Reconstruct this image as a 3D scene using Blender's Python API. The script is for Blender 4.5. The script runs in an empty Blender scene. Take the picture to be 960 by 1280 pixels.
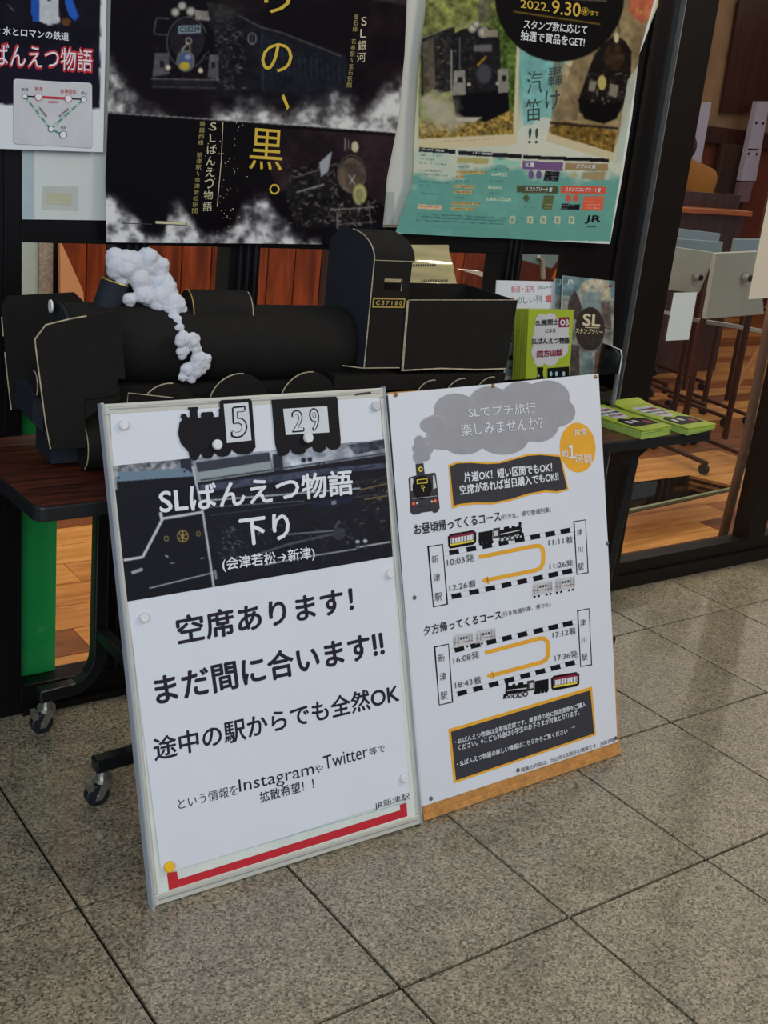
import bpy, bmesh, math, random
import numpy as np
from mathutils import Vector, Matrix

# ------------------------------------------------------------------ camera
F_PX, PITCH, ROLL, YAW = 1466.0, 1.245, 0.106, -0.648
CAM = np.array([-0.6916, -1.2488, 1.416])
def rotm():
    cx, sx, cy, sy, cz, sz = math.cos(PITCH), math.sin(PITCH), math.cos(ROLL), math.sin(ROLL), math.cos(YAW), math.sin(YAW)
    Rx = np.array([[1, 0, 0], [0, cx, -sx], [0, sx, cx]])
    Rz = np.array([[cz, -sz, 0], [sz, cz, 0], [0, 0, 1]])
    Rr = np.array([[cy, -sy, 0], [sy, cy, 0], [0, 0, 1]])
    return Rz @ Rx @ Rr
RM = rotm()
scn = bpy.context.scene
COL = scn.collection
cd = bpy.data.cameras.new('camera'); cam = bpy.data.objects.new('camera', cd); COL.objects.link(cam)
cd.sensor_fit = 'VERTICAL'; cd.sensor_height = 36.0; cd.sensor_width = 27.0
cd.lens = F_PX / 1280.0 * 36.0; cd.clip_start = 0.05; cd.clip_end = 100
M4 = Matrix([list(RM[i]) + [float(CAM[i])] for i in range(3)] + [[0, 0, 0, 1]])
cam.matrix_world = M4
scn.camera = cam

# ------------------------------------------------------------------ light
scn.view_settings.view_transform = 'Standard'; scn.view_settings.look = 'None'
scn.view_settings.gamma = 1.0; scn.view_settings.use_curve_mapping = False
scn.view_settings.exposure = 0.31
scn.cycles.transparent_max_bounces = 32
w = bpy.data.worlds.new('overcast_day'); scn.world = w; w.use_nodes = True
bgn = w.node_tree.nodes['Background']
bgn.inputs[0].default_value = (0.80, 0.90, 1.06, 1); bgn.inputs[1].default_value = 0.42
def area(name, loc, target, sx, sy, power, col):
    l = bpy.data.lights.new(name, 'AREA'); l.shape = 'RECTANGLE'; l.size = sx; l.size_y = sy
    l.energy = power; l.color = col
    o = bpy.data.objects.new(name, l); COL.objects.link(o); o.location = loc
    o.rotation_euler = (Vector(target) - Vector(loc)).to_track_quat('-Z', 'Y').to_euler()
    return o
area('daylight_opening', (-2.6, -3.6, 3.0), (0.6, 0.6, 0.5), 3.5, 2.4, 120, (0.90, 0.96, 1.0))
area('concourse_lamp', (3.4, -1.6, 3.3), (2.0, 0.6, 0.2), 1.2, 1.2, 45, (1.0, 0.86, 0.66))
area('cafe_ceiling_lamp', (1.3, 2.15, 2.85), (1.3, 2.15, 0), 3.4, 1.5, 85, (1.0, 0.88, 0.72))
area('cafe_ceiling_lamp', (6.1, 3.6, 2.85), (6.1, 3.6, 0), 5.6, 4.4, 62, (1.0, 0.88, 0.74))

# ------------------------------------------------------------------ helpers
def lin(c):
    r = []
    for x in c[:3]:
        x = x / 255.0
        r.append(x / 12.92 if x <= 0.04045 else ((x + 0.055) / 1.055) ** 2.4)
    return tuple(r) + (1.0,)
def mat(name, col, rough=0.6, metal=0.0, vary=0.06, scale=20.0, bump=0.0, bscale=200.0, spec=0.5, coat=0.0):
    m = bpy.data.materials.new(name); m.use_nodes = True
    nt = m.node_tree; b = nt.nodes['Principled BSDF']
    b.inputs['Roughness'].default_value = rough; b.inputs['Metallic'].default_value = metal
    b.inputs['Specular IOR Level'].default_value = spec; b.inputs['Coat Weight'].default_value = coat
    c = lin(col)
    tc = nt.nodes.new('ShaderNodeTexCoord'); n = nt.nodes.new('ShaderNodeTexNoise')
    n.inputs['Scale'].default_value = scale; n.inputs['Detail'].default_value = 4
    nt.links.new(tc.outputs['Object'], n.inputs['Vector'])
    r = nt.nodes.new('ShaderNodeValToRGB')
    r.color_ramp.elements[0].position = 0.3; r.color_ramp.elements[1].position = 0.7
    r.color_ramp.elements[0].color = tuple(max(0, x * (1 - vary)) for x in c[:3]) + (1,)
    r.color_ramp.elements[1].color = tuple(min(1, x * (1 + vary)) for x in c[:3]) + (1,)
    nt.links.new(n.outputs['Fac'], r.inputs['Fac']); nt.links.new(r.outputs['Color'], b.inputs['Base Color'])
    if bump > 0:
        n2 = nt.nodes.new('ShaderNodeTexNoise'); n2.inputs['Scale'].default_value = bscale; n2.inputs['Detail'].default_value = 3
        nt.links.new(tc.outputs['Object'], n2.inputs['Vector'])
        bp = nt.nodes.new('ShaderNodeBump'); bp.inputs['Strength'].default_value = bump; bp.inputs['Distance'].default_value = 0.002
        nt.links.new(n2.outputs['Fac'], bp.inputs['Height']); nt.links.new(bp.outputs['Normal'], b.inputs['Normal'])
    return m
def print_mat(name, rough=0.4, spec=0.4):
    m = bpy.data.materials.new(name); m.use_nodes = True; nt = m.node_tree; b = nt.nodes['Principled BSDF']
    a = nt.nodes.new('ShaderNodeVertexColor'); a.layer_name = 'Col'
    nt.links.new(a.outputs['Color'], b.inputs['Base Color'])
    b.inputs['Roughness'].default_value = rough; b.inputs['Specular IOR Level'].default_value = spec
    return m
def glass_mat(name, tint=(1, 1, 1), refl=1.0):
    m = bpy.data.materials.new(name); m.use_nodes = True; nt = m.node_tree; nt.nodes.clear()
    o = nt.nodes.new('ShaderNodeOutputMaterial'); mx = nt.nodes.new('ShaderNodeMixShader')
    t = nt.nodes.new('ShaderNodeBsdfTransparent'); t.inputs[0].default_value = tint + (1,)
    g = nt.nodes.new('ShaderNodeBsdfGlossy'); g.inputs['Roughness'].default_value = 0.02
    f = nt.nodes.new('ShaderNodeFresnel'); f.inputs['IOR'].default_value = 1.45
    mu = nt.nodes.new('ShaderNodeMath'); mu.operation = 'MULTIPLY'; mu.inputs[1].default_value = refl
    nt.links.new(f.outputs[0], mu.inputs[0]); nt.links.new(mu.outputs[0], mx.inputs[0])
    nt.links.new(t.outputs[0], mx.inputs[1]); nt.links.new(g.outputs[0], mx.inputs[2]); nt.links.new(mx.outputs[0], o.inputs[0])
    return m
def wood_mat(name, dark, light, rough=0.4, axis='X', scale=6.0, stretch=12.0, coat=0.0):
    m = bpy.data.materials.new(name); m.use_nodes = True; nt = m.node_tree; b = nt.nodes['Principled BSDF']
    tc = nt.nodes.new('ShaderNodeTexCoord'); mp = nt.nodes.new('ShaderNodeMapping')
    s = [stretch] * 3; s['XYZ'.index(axis)] = 1.0
    mp.inputs['Scale'].default_value = s
    oi = nt.nodes.new('ShaderNodeObjectInfo'); vm = nt.nodes.new('ShaderNodeVectorMath'); vm.operation = 'ADD'
    nt.links.new(tc.outputs['Object'], vm.inputs[0]); nt.links.new(oi.outputs['Random'], vm.inputs[1])
    nt.links.new(vm.outputs[0], mp.inputs['Vector'])
    n = nt.nodes.new('ShaderNodeTexNoise'); n.inputs['Scale'].default_value = scale; n.inputs['Detail'].default_value = 6
    n.inputs['Distortion'].default_value = 0.4
    nt.links.new(mp.outputs[0], n.inputs['Vector'])
    r = nt.nodes.new('ShaderNodeValToRGB'); r.color_ramp.elements[0].position = 0.35; r.color_ramp.elements[1].position = 0.68
    r.color_ramp.elements[0].color = lin(dark); r.color_ramp.elements[1].color = lin(light)
    nt.links.new(n.outputs['Fac'], r.inputs['Fac']); nt.links.new(r.outputs['Color'], b.inputs['Base Color'])
    b.inputs['Roughness'].default_value = rough; b.inputs['Coat Weight'].default_value = coat
    return m
def granite_mat():
    m = bpy.data.materials.new('polished_granite'); m.use_nodes = True; nt = m.node_tree; b = nt.nodes['Principled BSDF']
    tc = nt.nodes.new('ShaderNodeTexCoord'); oi = nt.nodes.new('ShaderNodeObjectInfo')
    vm = nt.nodes.new('ShaderNodeVectorMath'); vm.operation = 'ADD'
    sc = nt.nodes.new('ShaderNodeVectorMath'); sc.operation = 'SCALE'; sc.inputs['Scale'].default_value = 7.3
    cb = nt.nodes.new('ShaderNodeCombineXYZ')
    for i in range(3): nt.links.new(oi.outputs['Random'], cb.inputs[i])
    nt.links.new(cb.outputs[0], sc.inputs[0]); nt.links.new(tc.outputs['Object'], vm.inputs[0]); nt.links.new(sc.outputs[0], vm.inputs[1])
    v = nt.nodes.new('ShaderNodeTexVoronoi'); v.inputs['Scale'].default_value = 250
    nt.links.new(vm.outputs[0], v.inputs['Vector'])
    sep = nt.nodes.new('ShaderNodeSeparateColor'); nt.links.new(v.outputs['Color'], sep.inputs[0])
    r = nt.nodes.new('ShaderNodeValToRGB'); r.color_ramp.interpolation = 'LINEAR'
    els = [(0.0, (66, 60, 51)), (0.16, (100, 93, 78)), (0.42, (128, 120, 101)), (0.75, (146, 137, 115)), (1.0, (172, 162, 136))]
    r.color_ramp.elements[0].position = 0; r.color_ramp.elements[0].color = lin(els[0][1])
    r.color_ramp.elements[1].position = 1; r.color_ramp.elements[1].color = lin(els[-1][1])
    for p, c in els[1:-1]:
        e = r.color_ramp.elements.new(p); e.color = lin(c)
    nt.links.new(sep.outputs[0], r.inputs['Fac'])
    n = nt.nodes.new('ShaderNodeTexNoise'); n.inputs['Scale'].default_value = 12; n.inputs['Detail'].default_value = 5
    nt.links.new(vm.outputs[0], n.inputs['Vector'])
    r2 = nt.nodes.new('ShaderNodeValToRGB'); r2.color_ramp.elements[0].position = .3; r2.color_ramp.elements[1].position = .7
    r2.color_ramp.elements[0].color = (.78, .78, .80, 1); r2.color_ramp.elements[1].color = (1.05, 1.02, 0.98, 1)
    nt.links.new(n.outputs['Fac'], r2.inputs['Fac'])
    mx = nt.nodes.new('ShaderNodeMix'); mx.data_type = 'RGBA'; mx.blend_type = 'MULTIPLY'; mx.inputs['Factor'].default_value = 1
    nt.links.new(r.outputs['Color'], mx.inputs['A']); nt.links.new(r2.outputs['Color'], mx.inputs['B'])
    nt.links.new(mx.outputs['Result'], b.inputs['Base Color'])
    b.inputs['Roughness'].default_value = 0.35; b.inputs['Specular IOR Level'].default_value = 0.4
    b.inputs['Coat Weight'].default_value = 0.6; b.inputs['Coat Roughness'].default_value = 0.10; b.inputs['Coat IOR'].default_value = 1.5
    bp = nt.nodes.new('ShaderNodeBump'); bp.inputs['Strength'].default_value = 0.12; bp.inputs['Distance'].default_value = 0.001
    nt.links.new(sep.outputs[1], bp.inputs['Height']); nt.links.new(bp.outputs['Normal'], b.inputs['Normal'])
    return m

class G:
    """collects faces; O() turns it into one mesh object"""
    def __init__(s): s.v = []; s.f = []; s.m = []; s.cur = 0
    def poly(s, pts, mi=None):
        b = len(s.v); s.v += [tuple(map(float, p)) for p in pts]; s.f.append(tuple(range(b, b + len(pts)))); s.m.append(s.cur if mi is None else mi)
    def faces(s, vs, fs):
        b = len(s.v); s.v += [tuple(map(float, p)) for p in vs]
        for f in fs: s.f.append(tuple(i + b for i in f)); s.m.append(s.cur)
    def box(s, lo, hi, R=None, o=(0, 0, 0)):
        P = [(x, y, z) for z in (lo[2], hi[2]) for y in (lo[1], hi[1]) for x in (lo[0], hi[0])]
        if R is not None: P = [tuple(R @ Vector(p) + Vector(o)) for p in P]
        s.faces(P, [(0, 2, 3, 1), (4, 5, 7, 6), (0, 1, 5, 4), (2, 6, 7, 3), (0, 4, 6, 2), (1, 3, 7, 5)])
        return s
    def prism(s, pts, d):
        n = len(pts); d = np.array(d, float); A = [np.array(p, float) for p in pts]; B = [p + d for p in A]
        s.faces(A + B, [tuple(range(n - 1, -1, -1)), tuple(range(n, 2 * n))] + [(i, (i + 1) % n, n + (i + 1) % n, n + i) for i in range(n)])
        return s
    def tube(s, path, r, n=10, caps=True):
        path = [Vector(p) for p in path]; rs = r if isinstance(r, (list, tuple)) else [r] * len(path)
        rings = []; up = None
        for i, p in enumerate(path):
            t = ((path[min(i + 1, len(path) - 1)] - path[max(i - 1, 0)])).normalized()
            if up is None: up = t.orthogonal().normalized()
            up = (up - t * up.dot(t)); up = up.normalized() if up.length > 1e-6 else t.orthogonal().normalized()
            sd = t.cross(up)
            rings.append([p + (up * math.cos(a) + sd * math.sin(a)) * rs[i] for a in [2 * math.pi * k / n for k in range(n)]])
        fs = []
        for i in range(len(path) - 1):
            for k in range(n): fs.append((i * n + k, i * n + (k + 1) % n, (i + 1) * n + (k + 1) % n, (i + 1) * n + k))
        if caps: fs += [tuple(range(n - 1, -1, -1)), tuple(range((len(path) - 1) * n, len(path) * n))]
        s.faces([p for r_ in rings for p in r_], fs)
        return s
    def sweep(s, path, hw, hh, side):
        """rectangular bar along path, half width hw along 'side', half height hh across"""
        path = [Vector(p) for p in path]; side = Vector(side).normalized(); V = []
        for i, p in enumerate(path):
            t = (path[min(i + 1, len(path) - 1)] - path[max(i - 1, 0)]).normalized(); u = side.cross(t).normalized()
            V += [p + side * hw + u * hh, p - side * hw + u * hh, p - side * hw - u * hh, p + side * hw - u * hh]
        n = len(path); fs = [(3, 2, 1, 0), tuple(4 * (n - 1) + k for k in range(4))]
        for i in range(n - 1):
            for k in range(4): fs.append((4 * i + k, 4 * i + (k + 1) % 4, 4 * i + 4 + (k + 1) % 4, 4 * i + 4 + k))
        s.faces(V, fs); return s
    def ball(s, c, r, nu=10, nv=7):
        r = r if isinstance(r, (tuple, list)) else (r, r, r)
        V = [(c[0], c[1], c[2] + r[2])]; fs = []
        for j in range(1, nv):
            th = math.pi * j / nv
            for i in range(nu):
                ph = 2 * math.pi * i / nu
                V.append((c[0] + r[0] * math.sin(th) * math.cos(ph), c[1] + r[1] * math.sin(th) * math.sin(ph), c[2] + r[2] * math.cos(th)))
        V.append((c[0], c[1], c[2] - r[2])); L = len(V) - 1
        for i in range(nu): fs.append((0, 1 + i, 1 + (i + 1) % nu)); fs.append((L, L - nu + (i + 1) % nu, L - nu + i))
        for j in range(nv - 2):
            for i in range(nu):
                a = 1 + j * nu; fs.append((a + i, a + nu + i, a + nu + (i + 1) % nu, a + (i + 1) % nu))
        s.faces(V, fs); return s

LOCALS = set()      # things whose parts are given in the thing's own turned frame
def O(name, g, mats, parent=None, smooth=False, bevel=0.0, label=None, cat=None, group=None, kind=None, fix=True, col=None):
    me = bpy.data.meshes.new(name)
    V = np.array(g.v, float)
    lo, hi = V.min(0), V.max(0); c = (lo + hi) / 2; c[2] = lo[2] if parent is None else c[2]
    me.from_pydata([tuple(p) for p in (V - c)], [], g.f)
    if not isinstance(mats, (list, tuple)): mats = [mats]
    for m in mats: me.materials.append(m)
    if len(mats) > 1: me.polygons.foreach_set('material_index', g.m)
    if fix:
        bm = bmesh.new(); bm.from_mesh(me); bmesh.ops.recalc_face_normals(bm, faces=bm.faces); bm.to_mesh(me); bm.free()
    if col is not None:
        a = me.color_attributes.new('Col', 'FLOAT_COLOR', 'POINT'); a.data.foreach_set('color', col.astype(np.float32).ravel())
    if smooth: me.polygons.foreach_set('use_smooth', [True] * len(me.polygons))
    o = bpy.data.objects.new(name, me); COL.objects.link(o)
    o.location = c
    if parent is not None:
        o.parent = parent
        if parent in LOCALS:
            LOCALS.add(o)
            o.location = Vector(c) - (parent.location if parent.parent else Vector((0, 0, 0)))
        else:
            o.location = Vector(c) - parent.location - (parent.parent.location if parent.parent else Vector((0, 0, 0)))
    if bevel > 0:
        b = o.modifiers.new('bevel', 'BEVEL'); b.width = bevel; b.segments = 2; b.limit_method = 'ANGLE'
    tag(o, label, cat, group, kind)
    return o
def tag(o, label=None, cat=None, group=None, kind=None):
    for k, v in (('label', label), ('category', cat), ('group', group), ('kind', kind)):
        if v: o[k] = v
    return o
def E_(name, loc, label=None, cat=None, group=None, rz=0.0, local=False, kind=None):
    o = bpy.data.objects.new(name, None); COL.objects.link(o); o.location = loc; o.rotation_euler = (0, 0, rz)
    o.empty_display_size = 0.05
    if local: LOCALS.add(o)
    return tag(o, label, cat, group, kind)

def ray(u, v): return RM @ np.array([(u - 480) / F_PX, -(v - 640) / F_PX, -1.0])
class Pl:
    """a real plane in the place: origin, two axes in it, normal towards the viewer"""
    def __init__(s, o, ex, ey):
        s.o = np.array(o, float); s.ex = np.array(ex, float); s.ex /= np.linalg.norm(s.ex)
        s.ey = np.array(ey, float); s.ey /= np.linalg.norm(s.ey)
        s.n = np.cross(s.ex, s.ey); s.n /= np.linalg.norm(s.n)
        if s.n @ (CAM - s.o) < 0: s.n = -s.n
        s.disp = None
    def at(s, u, v, off=0.0):
        d = ray(u, v); t = s.n @ (s.o - CAM) / (s.n @ d); p = CAM + d * t
        if s.disp: off = off + s.disp(p)
        return p + s.n * off
    def uv(s, a, b, off=0.0): return s.o + s.ex * a + s.ey * b + s.n * off
def Y(y): return Pl((0, y, 0), (1, 0, 0), (0, 0, 1))
def Z(z): return Pl((0, 0, z), (1, 0, 0), (0, 1, 0))

# ---- text
_tc = {}
def glyphs(s, off=0.0):
    k = (s, off)
    if k not in _tc:
        c = bpy.data.curves.new('t', 'FONT'); c.body = s; c.resolution_u = 3; c.offset = off
        o = bpy.data.objects.new('t', c); COL.objects.link(o); bpy.context.view_layer.update()
        m = o.to_mesh(); V = np.array([tuple(v.co) for v in m.vertices]); Fs = [tuple(p.vertices) for p in m.polygons]
        o.to_mesh_clear(); bpy.data.objects.remove(o); bpy.data.curves.remove(c)
        V = V[:, :2]; lo, hi = V.min(0), V.max(0); V = (V - lo) / (hi - lo)
        _tc[k] = (V, Fs)
    return _tc[k]
def text(g, pl, s, lb, rb, lt, layer=3, bold=0.0, mi=None):
    """writes s inside the parallelogram left-bottom, right-bottom, left-top on the plane; bold strokes are overprinted"""
    if bold < 0: bold = 0
    if bold > .012:
        A, B, C_ = np.array(lb, float), np.array(rb, float), np.array(lt, float)
        hgt = np.hypot(*(C_ - A)); d = hgt * bold * .72; e = (B - A) / np.hypot(*(B - A)) * d; u = (C_ - A) / hgt * d
        for k, (i, j) in enumerate(((-1, 0), (1, 0), (0, 1), (0, -1), (.7, .7), (-.7, -.7))):
            text(g, pl, s, A + e * i + u * j + e * .5 * 0, B + e * i + u * j, C_ + e * i + u * j, layer + k * .12, 0.0, mi)
        return
    V, Fs = glyphs(s, 0.0)
    A, B, C_ = pl.at(*lb), pl.at(*rb), pl.at(*lt)
    if pl.disp:
        A, B, C_ = [p - pl.n * pl.disp(p) for p in (A, B, C_)]
    P = A + np.outer(V[:, 0], B - A) + np.outer(V[:, 1], C_ - A)
    if pl.disp: P = np.array([p + pl.n * pl.disp(p) for p in P])
    P = P + pl.n * layer * 0.0003
    if mi is not None: g.cur = mi
    g.faces(P, Fs)
def vtext(g, pl, s, top, bot, wpx, layer=3, bold=0.0, mi=None, slope=0.05):
    n = len(s); hpx = abs(bot[1] - top[1]) / n
    for i, ch in enumerate(s):
        if ch in ' 　': continue
        x = top[0] + (bot[0] - top[0]) * (i + .5) / n; y = top[1] + (bot[1] - top[1]) * (i + .5) / n
        hh = hpx * .40; ww = wpx / 2
        if ch in 'SL': ww *= .62; hh *= .9
        if ch in '、。': hh *= .5; ww *= .4; y -= hpx * .1
        if ch == 'ー' or ch == '〜': ww *= .4
        text(g, pl, ch, (x - ww, y + hh - ww * slope), (x + ww, y + hh + ww * slope), (x - ww, y - hh - ww * slope), layer, bold, mi)
def flat(g, pl, pts, layer=1, mi=None):
    g.poly([pl.at(p[0], p[1], layer * 0.0003) for p in pts], mi)
def ell(cx, cy, rx, ry, n=24, rot=0.0):
    return [(cx + rx * math.cos(a) * math.cos(rot) - ry * math.sin(a) * math.sin(rot), cy + rx * math.cos(a) * math.sin(rot) + ry * math.sin(a) * math.cos(rot)) for a in [2 * math.pi * k / n for k in range(n)]]
def union_star(c, els, n=150):
    out = []
    for k in range(n):
        a = 2 * math.pi * k / n; dx, dy = math.cos(a), math.sin(a); best = 0
        for x, y, rx, ry in els:
            ox, oy = c[0] - x, c[1] - y; A = dx * dx / rx / rx + dy * dy / ry / ry; B = 2 * (ox * dx / rx / rx + oy * dy / ry / ry); C_ = ox * ox / rx / rx + oy * oy / ry / ry - 1
            D = B * B - 4 * A * C_
            if D > 0: best = max(best, (-B + math.sqrt(D)) / 2 / A)
        out.append((c[0] + dx * best, c[1] + dy * best))
    return out
def stroke(g, pl, pts, wd, layer=2, mi=None):
    """mitred line in the plane"""
    P = [np.array(p, float) for p in pts]; P = [p for i, p in enumerate(P) if i == 0 or np.hypot(*(p - P[i - 1])) > 1e-6]
    if len(P) < 2: return
    D = [(b - a) / np.hypot(*(b - a)) for a, b in zip(P[:-1], P[1:])]; Lf, Rt = [], []
    for i, p in enumerate(P):
        d0 = D[max(i - 1, 0)]; d1 = D[min(i, len(D) - 1)]; n = np.array([-(d0 + d1)[1], (d0 + d1)[0]]); L = np.hypot(*n)
        if L < .3: n = np.array([-d0[1], d0[0]]); L = 1
        n = n / L; k = 1 / max(.6, n @ np.array([-d0[1], d0[0]])); Lf.append(p + n * k * wd / 2); Rt.append(p - n * k * wd / 2)
    for i in range(len(P) - 1): flat(g, pl, [Lf[i], Lf[i + 1], Rt[i + 1], Rt[i]], layer, mi)

# ---- numpy painter for printed pictures
rng = np.random.default_rng(5)
def vnoise(h, w, cell, seed):
    r = np.random.default_rng(seed); gh, gw = int(h / cell) + 3, int(w / cell) + 3
    a = r.random((gh, gw)); y = np.arange(h) / cell; x = np.arange(w) / cell
    yi, xi = y.astype(int), x.astype(int); fy, fx = y - yi, x - xi
    fy = fy * fy * (3 - 2 * fy); fx = fx * fx * (3 - 2 * fx)
    A = a[yi][:, xi]; B = a[yi][:, xi + 1]; C_ = a[yi + 1][:, xi]; D = a[yi + 1][:, xi + 1]
    return (A * (1 - fx) + B * fx) * (1 - fy)[:, None] + (C_ * (1 - fx) + D * fx) * fy[:, None]
def fbm(h, w, cell, seed, oct=5):
    s = 0; t = 0; a = 1.0
    for i in range(oct):
        s = s + a * vnoise(h, w, max(cell, 1.0), seed + i * 7); t += a; a *= .55; cell /= 2
    return s / t
class Canvas:
    def __init__(s, x0, y0, x1, y1, col, k=1.6):
        s.x0, s.y0, s.k = x0, y0, k; s.h, s.w = int((y1 - y0) * k), int((x1 - x0) * k)
        s.a = np.ones((s.h, s.w, 3)) * np.array(col) / 255.0
        yy, xx = np.mgrid[0:s.h, 0:s.w]; s.X = xx / k + x0; s.Yy = yy / k + y0
    def blend(s, m, col):
        c = np.array(col) / 255.0 if np.ndim(col) == 1 else col
        s.a = s.a * (1 - m[..., None]) + c * m[..., None]
    def poly(s, pts, col, al=1.0, tex=0.0, seed=1, cell=6):
        P = np.array(pts, float); ix0 = max(0, int((P[:, 0].min() - s.x0) * s.k) - 1); ix1 = min(s.w, int((P[:, 0].max() - s.x0) * s.k) + 2)
        iy0 = max(0, int((P[:, 1].min() - s.y0) * s.k) - 1); iy1 = min(s.h, int((P[:, 1].max() - s.y0) * s.k) + 2)
        if ix1 <= ix0 or iy1 <= iy0: return
        X = s.X[iy0:iy1, ix0:ix1]; Yy = s.Yy[iy0:iy1, ix0:ix1]; ins = np.zeros(X.shape, bool)
        n = len(P)
        for i in range(n):
            xa, ya = P[i]; xb, yb = P[(i + 1) % n]
            if ya == yb: continue
            c = ((ya > Yy) != (yb > Yy)) & (X < (xb - xa) * (Yy - ya) / (yb - ya) + xa); ins ^= c
        c = np.array(col) / 255.0 * np.ones(X.shape + (3,))
        if tex > 0: c = np.clip(c * (1 + tex * (2 * fbm(X.shape[0], X.shape[1], cell * s.k, seed, 4) - 1)[..., None] * 2), 0, 1)
        m = ins.astype(float) * al; r = s.a[iy0:iy1, ix0:ix1]
        s.a[iy0:iy1, ix0:ix1] = r * (1 - m[..., None]) + c * m[..., None]
    def ell(s, cx, cy, rx, ry, col, al=1.0, rot=0.0, **k): s.poly(ell(cx, cy, rx, ry, 28, rot), col, al, **k)
    def line(s, pts, wd, col, al=1.0):
        for a, b in zip(pts[:-1], pts[1:]):
            a = np.array(a, float); b = np.array(b, float); d = b - a; L = np.hypot(*d) + 1e-6; n = np.array([-d[1], d[0]]) / L * wd / 2
            s.poly([a + n, b + n, b - n, a - n], col, al)
    def blur(s, n=1, ymax=1e9):
        r = int((ymax - s.y0) * s.k) if ymax < 1e8 else s.h
        for _ in range(n):
            a = s.a[:r]; b = a.copy(); b[1:-1] = (a[:-2] + 2 * a[1:-1] + a[2:]) / 4; a = b.copy(); b[:, 1:-1] = (a[:, :-2] + 2 * a[:, 1:-1] + a[:, 2:]) / 4; s.a[:r] = b
    def ring(s, cx, cy, rx, ry, wd, col, al=1.0): s.line(ell(cx, cy, rx, ry, 28) + [(cx + rx, cy)], wd, col, al)
    def smoke(s, top, bottom, seed, bright=(205, 204, 200), dark=(92, 90, 92), soft=30, rag=20):
        T = np.array(top, float); B = np.array(bottom, float); f = fbm(s.h, s.w, 26 * s.k, seed, 6); f2 = fbm(s.h, s.w, 15 * s.k, seed + 40, 6)
        ty = np.interp(s.X, T[:, 0], T[:, 1]); by = np.interp(s.X, B[:, 0], B[:, 1])
        d = (s.Yy - ty) + (f - .5) * rag * 2
        m = np.clip(d / soft, 0, 1) * ((s.Yy < by)) * ((s.X >= T[0, 0]) & (s.X <= T[-1, 0]))
        f3 = fbm(s.h, s.w, 5 * s.k, seed + 90, 4)
        m = m * m * (3 - 2 * m)
        sh = np.clip(.22 + (f2 - .5) * 2.2 + np.clip(d / 60, 0, .45) + (f3 - .5) * .55, 0, 1)
        c = np.array(dark) / 255. + (np.array(bright) / 255. - np.array(dark) / 255.) * sh[..., None]
        s.blend(m * np.clip(.55 + sh * .6, 0, 1), c)
    def clutter(s, x0, y0, x1, y1, n, seed, cols, L=9):
        r = random.Random(seed); L = L * .55 + 1
        for _ in range(int(n * 1.7)):
            x, y = r.uniform(x0, x1), r.uniform(y0, y1); c = r.choice(cols); l = r.uniform(2, L); a = r.choice((0, 0, 1.5, 1.5, .5, 2.5))
            s.line([(x, y), (x + l * math.cos(a), y + l * math.sin(a))], r.uniform(.6, 1.8), c, r.uniform(.3, .9))
    def sample(s, u, v):
        fx = np.clip((u - s.x0) * s.k - .5, 0, s.w - 1.001); fy = np.clip((v - s.y0) * s.k - .5, 0, s.h - 1.001)
        ix, iy = fx.astype(int), fy.astype(int); gx, gy = (fx - ix)[..., None], (fy - iy)[..., None]
        c = (s.a[iy, ix] * (1 - gx) + s.a[iy, ix + 1] * gx) * (1 - gy) + (s.a[iy + 1, ix] * (1 - gx) + s.a[iy + 1, ix + 1] * gx) * gy
        c = np.clip(c, 0, 1); l = np.where(c <= 0.04045, c / 12.92, ((c + 0.055) / 1.055) ** 2.4)
        return np.concatenate([l, np.ones(l.shape[:-1] + (1,))], -1)
def sheet(name, pl, cv, left, right, nx, ny, m, parent=None, layer=0, smooth=True, **kw):
    """printed sheet: grid between two edge polylines (matched, top to bottom)"""
    L = np.array(left, float); R = np.array(right, float); tt = np.linspace(0, 1, len(L)); t = np.linspace(0, 1, ny + 1); s_ = np.linspace(0, 1, nx + 1)
    Lx = np.stack([np.interp(t, tt, L[:, i]) for i in range(2)], -1); Rx = np.stack([np.interp(t, tt, R[:, i]) for i in range(2)], -1)
    PX = Lx[:, None, :] * (1 - s_)[None, :, None] + Rx[:, None, :] * s_[None, :, None]
    U, V = PX[..., 0].ravel(), PX[..., 1].ravel()
    D = np.stack([(U - 480) / F_PX, -(V - 640) / F_PX, -np.ones(U.shape)], -1) @ RM.T
    tt_ = (pl.n @ (pl.o - CAM)) / (D @ pl.n); P = CAM + D * tt_[:, None]
    if pl.disp: P = P + np.outer(pl.disp(P.T), pl.n)
    P = P + pl.n * layer * 0.0003
    g = G(); g.v = P
    i = np.arange(ny)[:, None] * (nx + 1) + np.arange(nx)[None, :]; i = i.ravel()
    g.f = np.stack([i, i + 1, i + nx + 2, i + nx + 1], -1).tolist(); g.m = [0] * len(g.f)
    return O(name, g, m, parent, smooth=smooth, fix=False, col=cv.sample(U, V), **kw)

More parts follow.
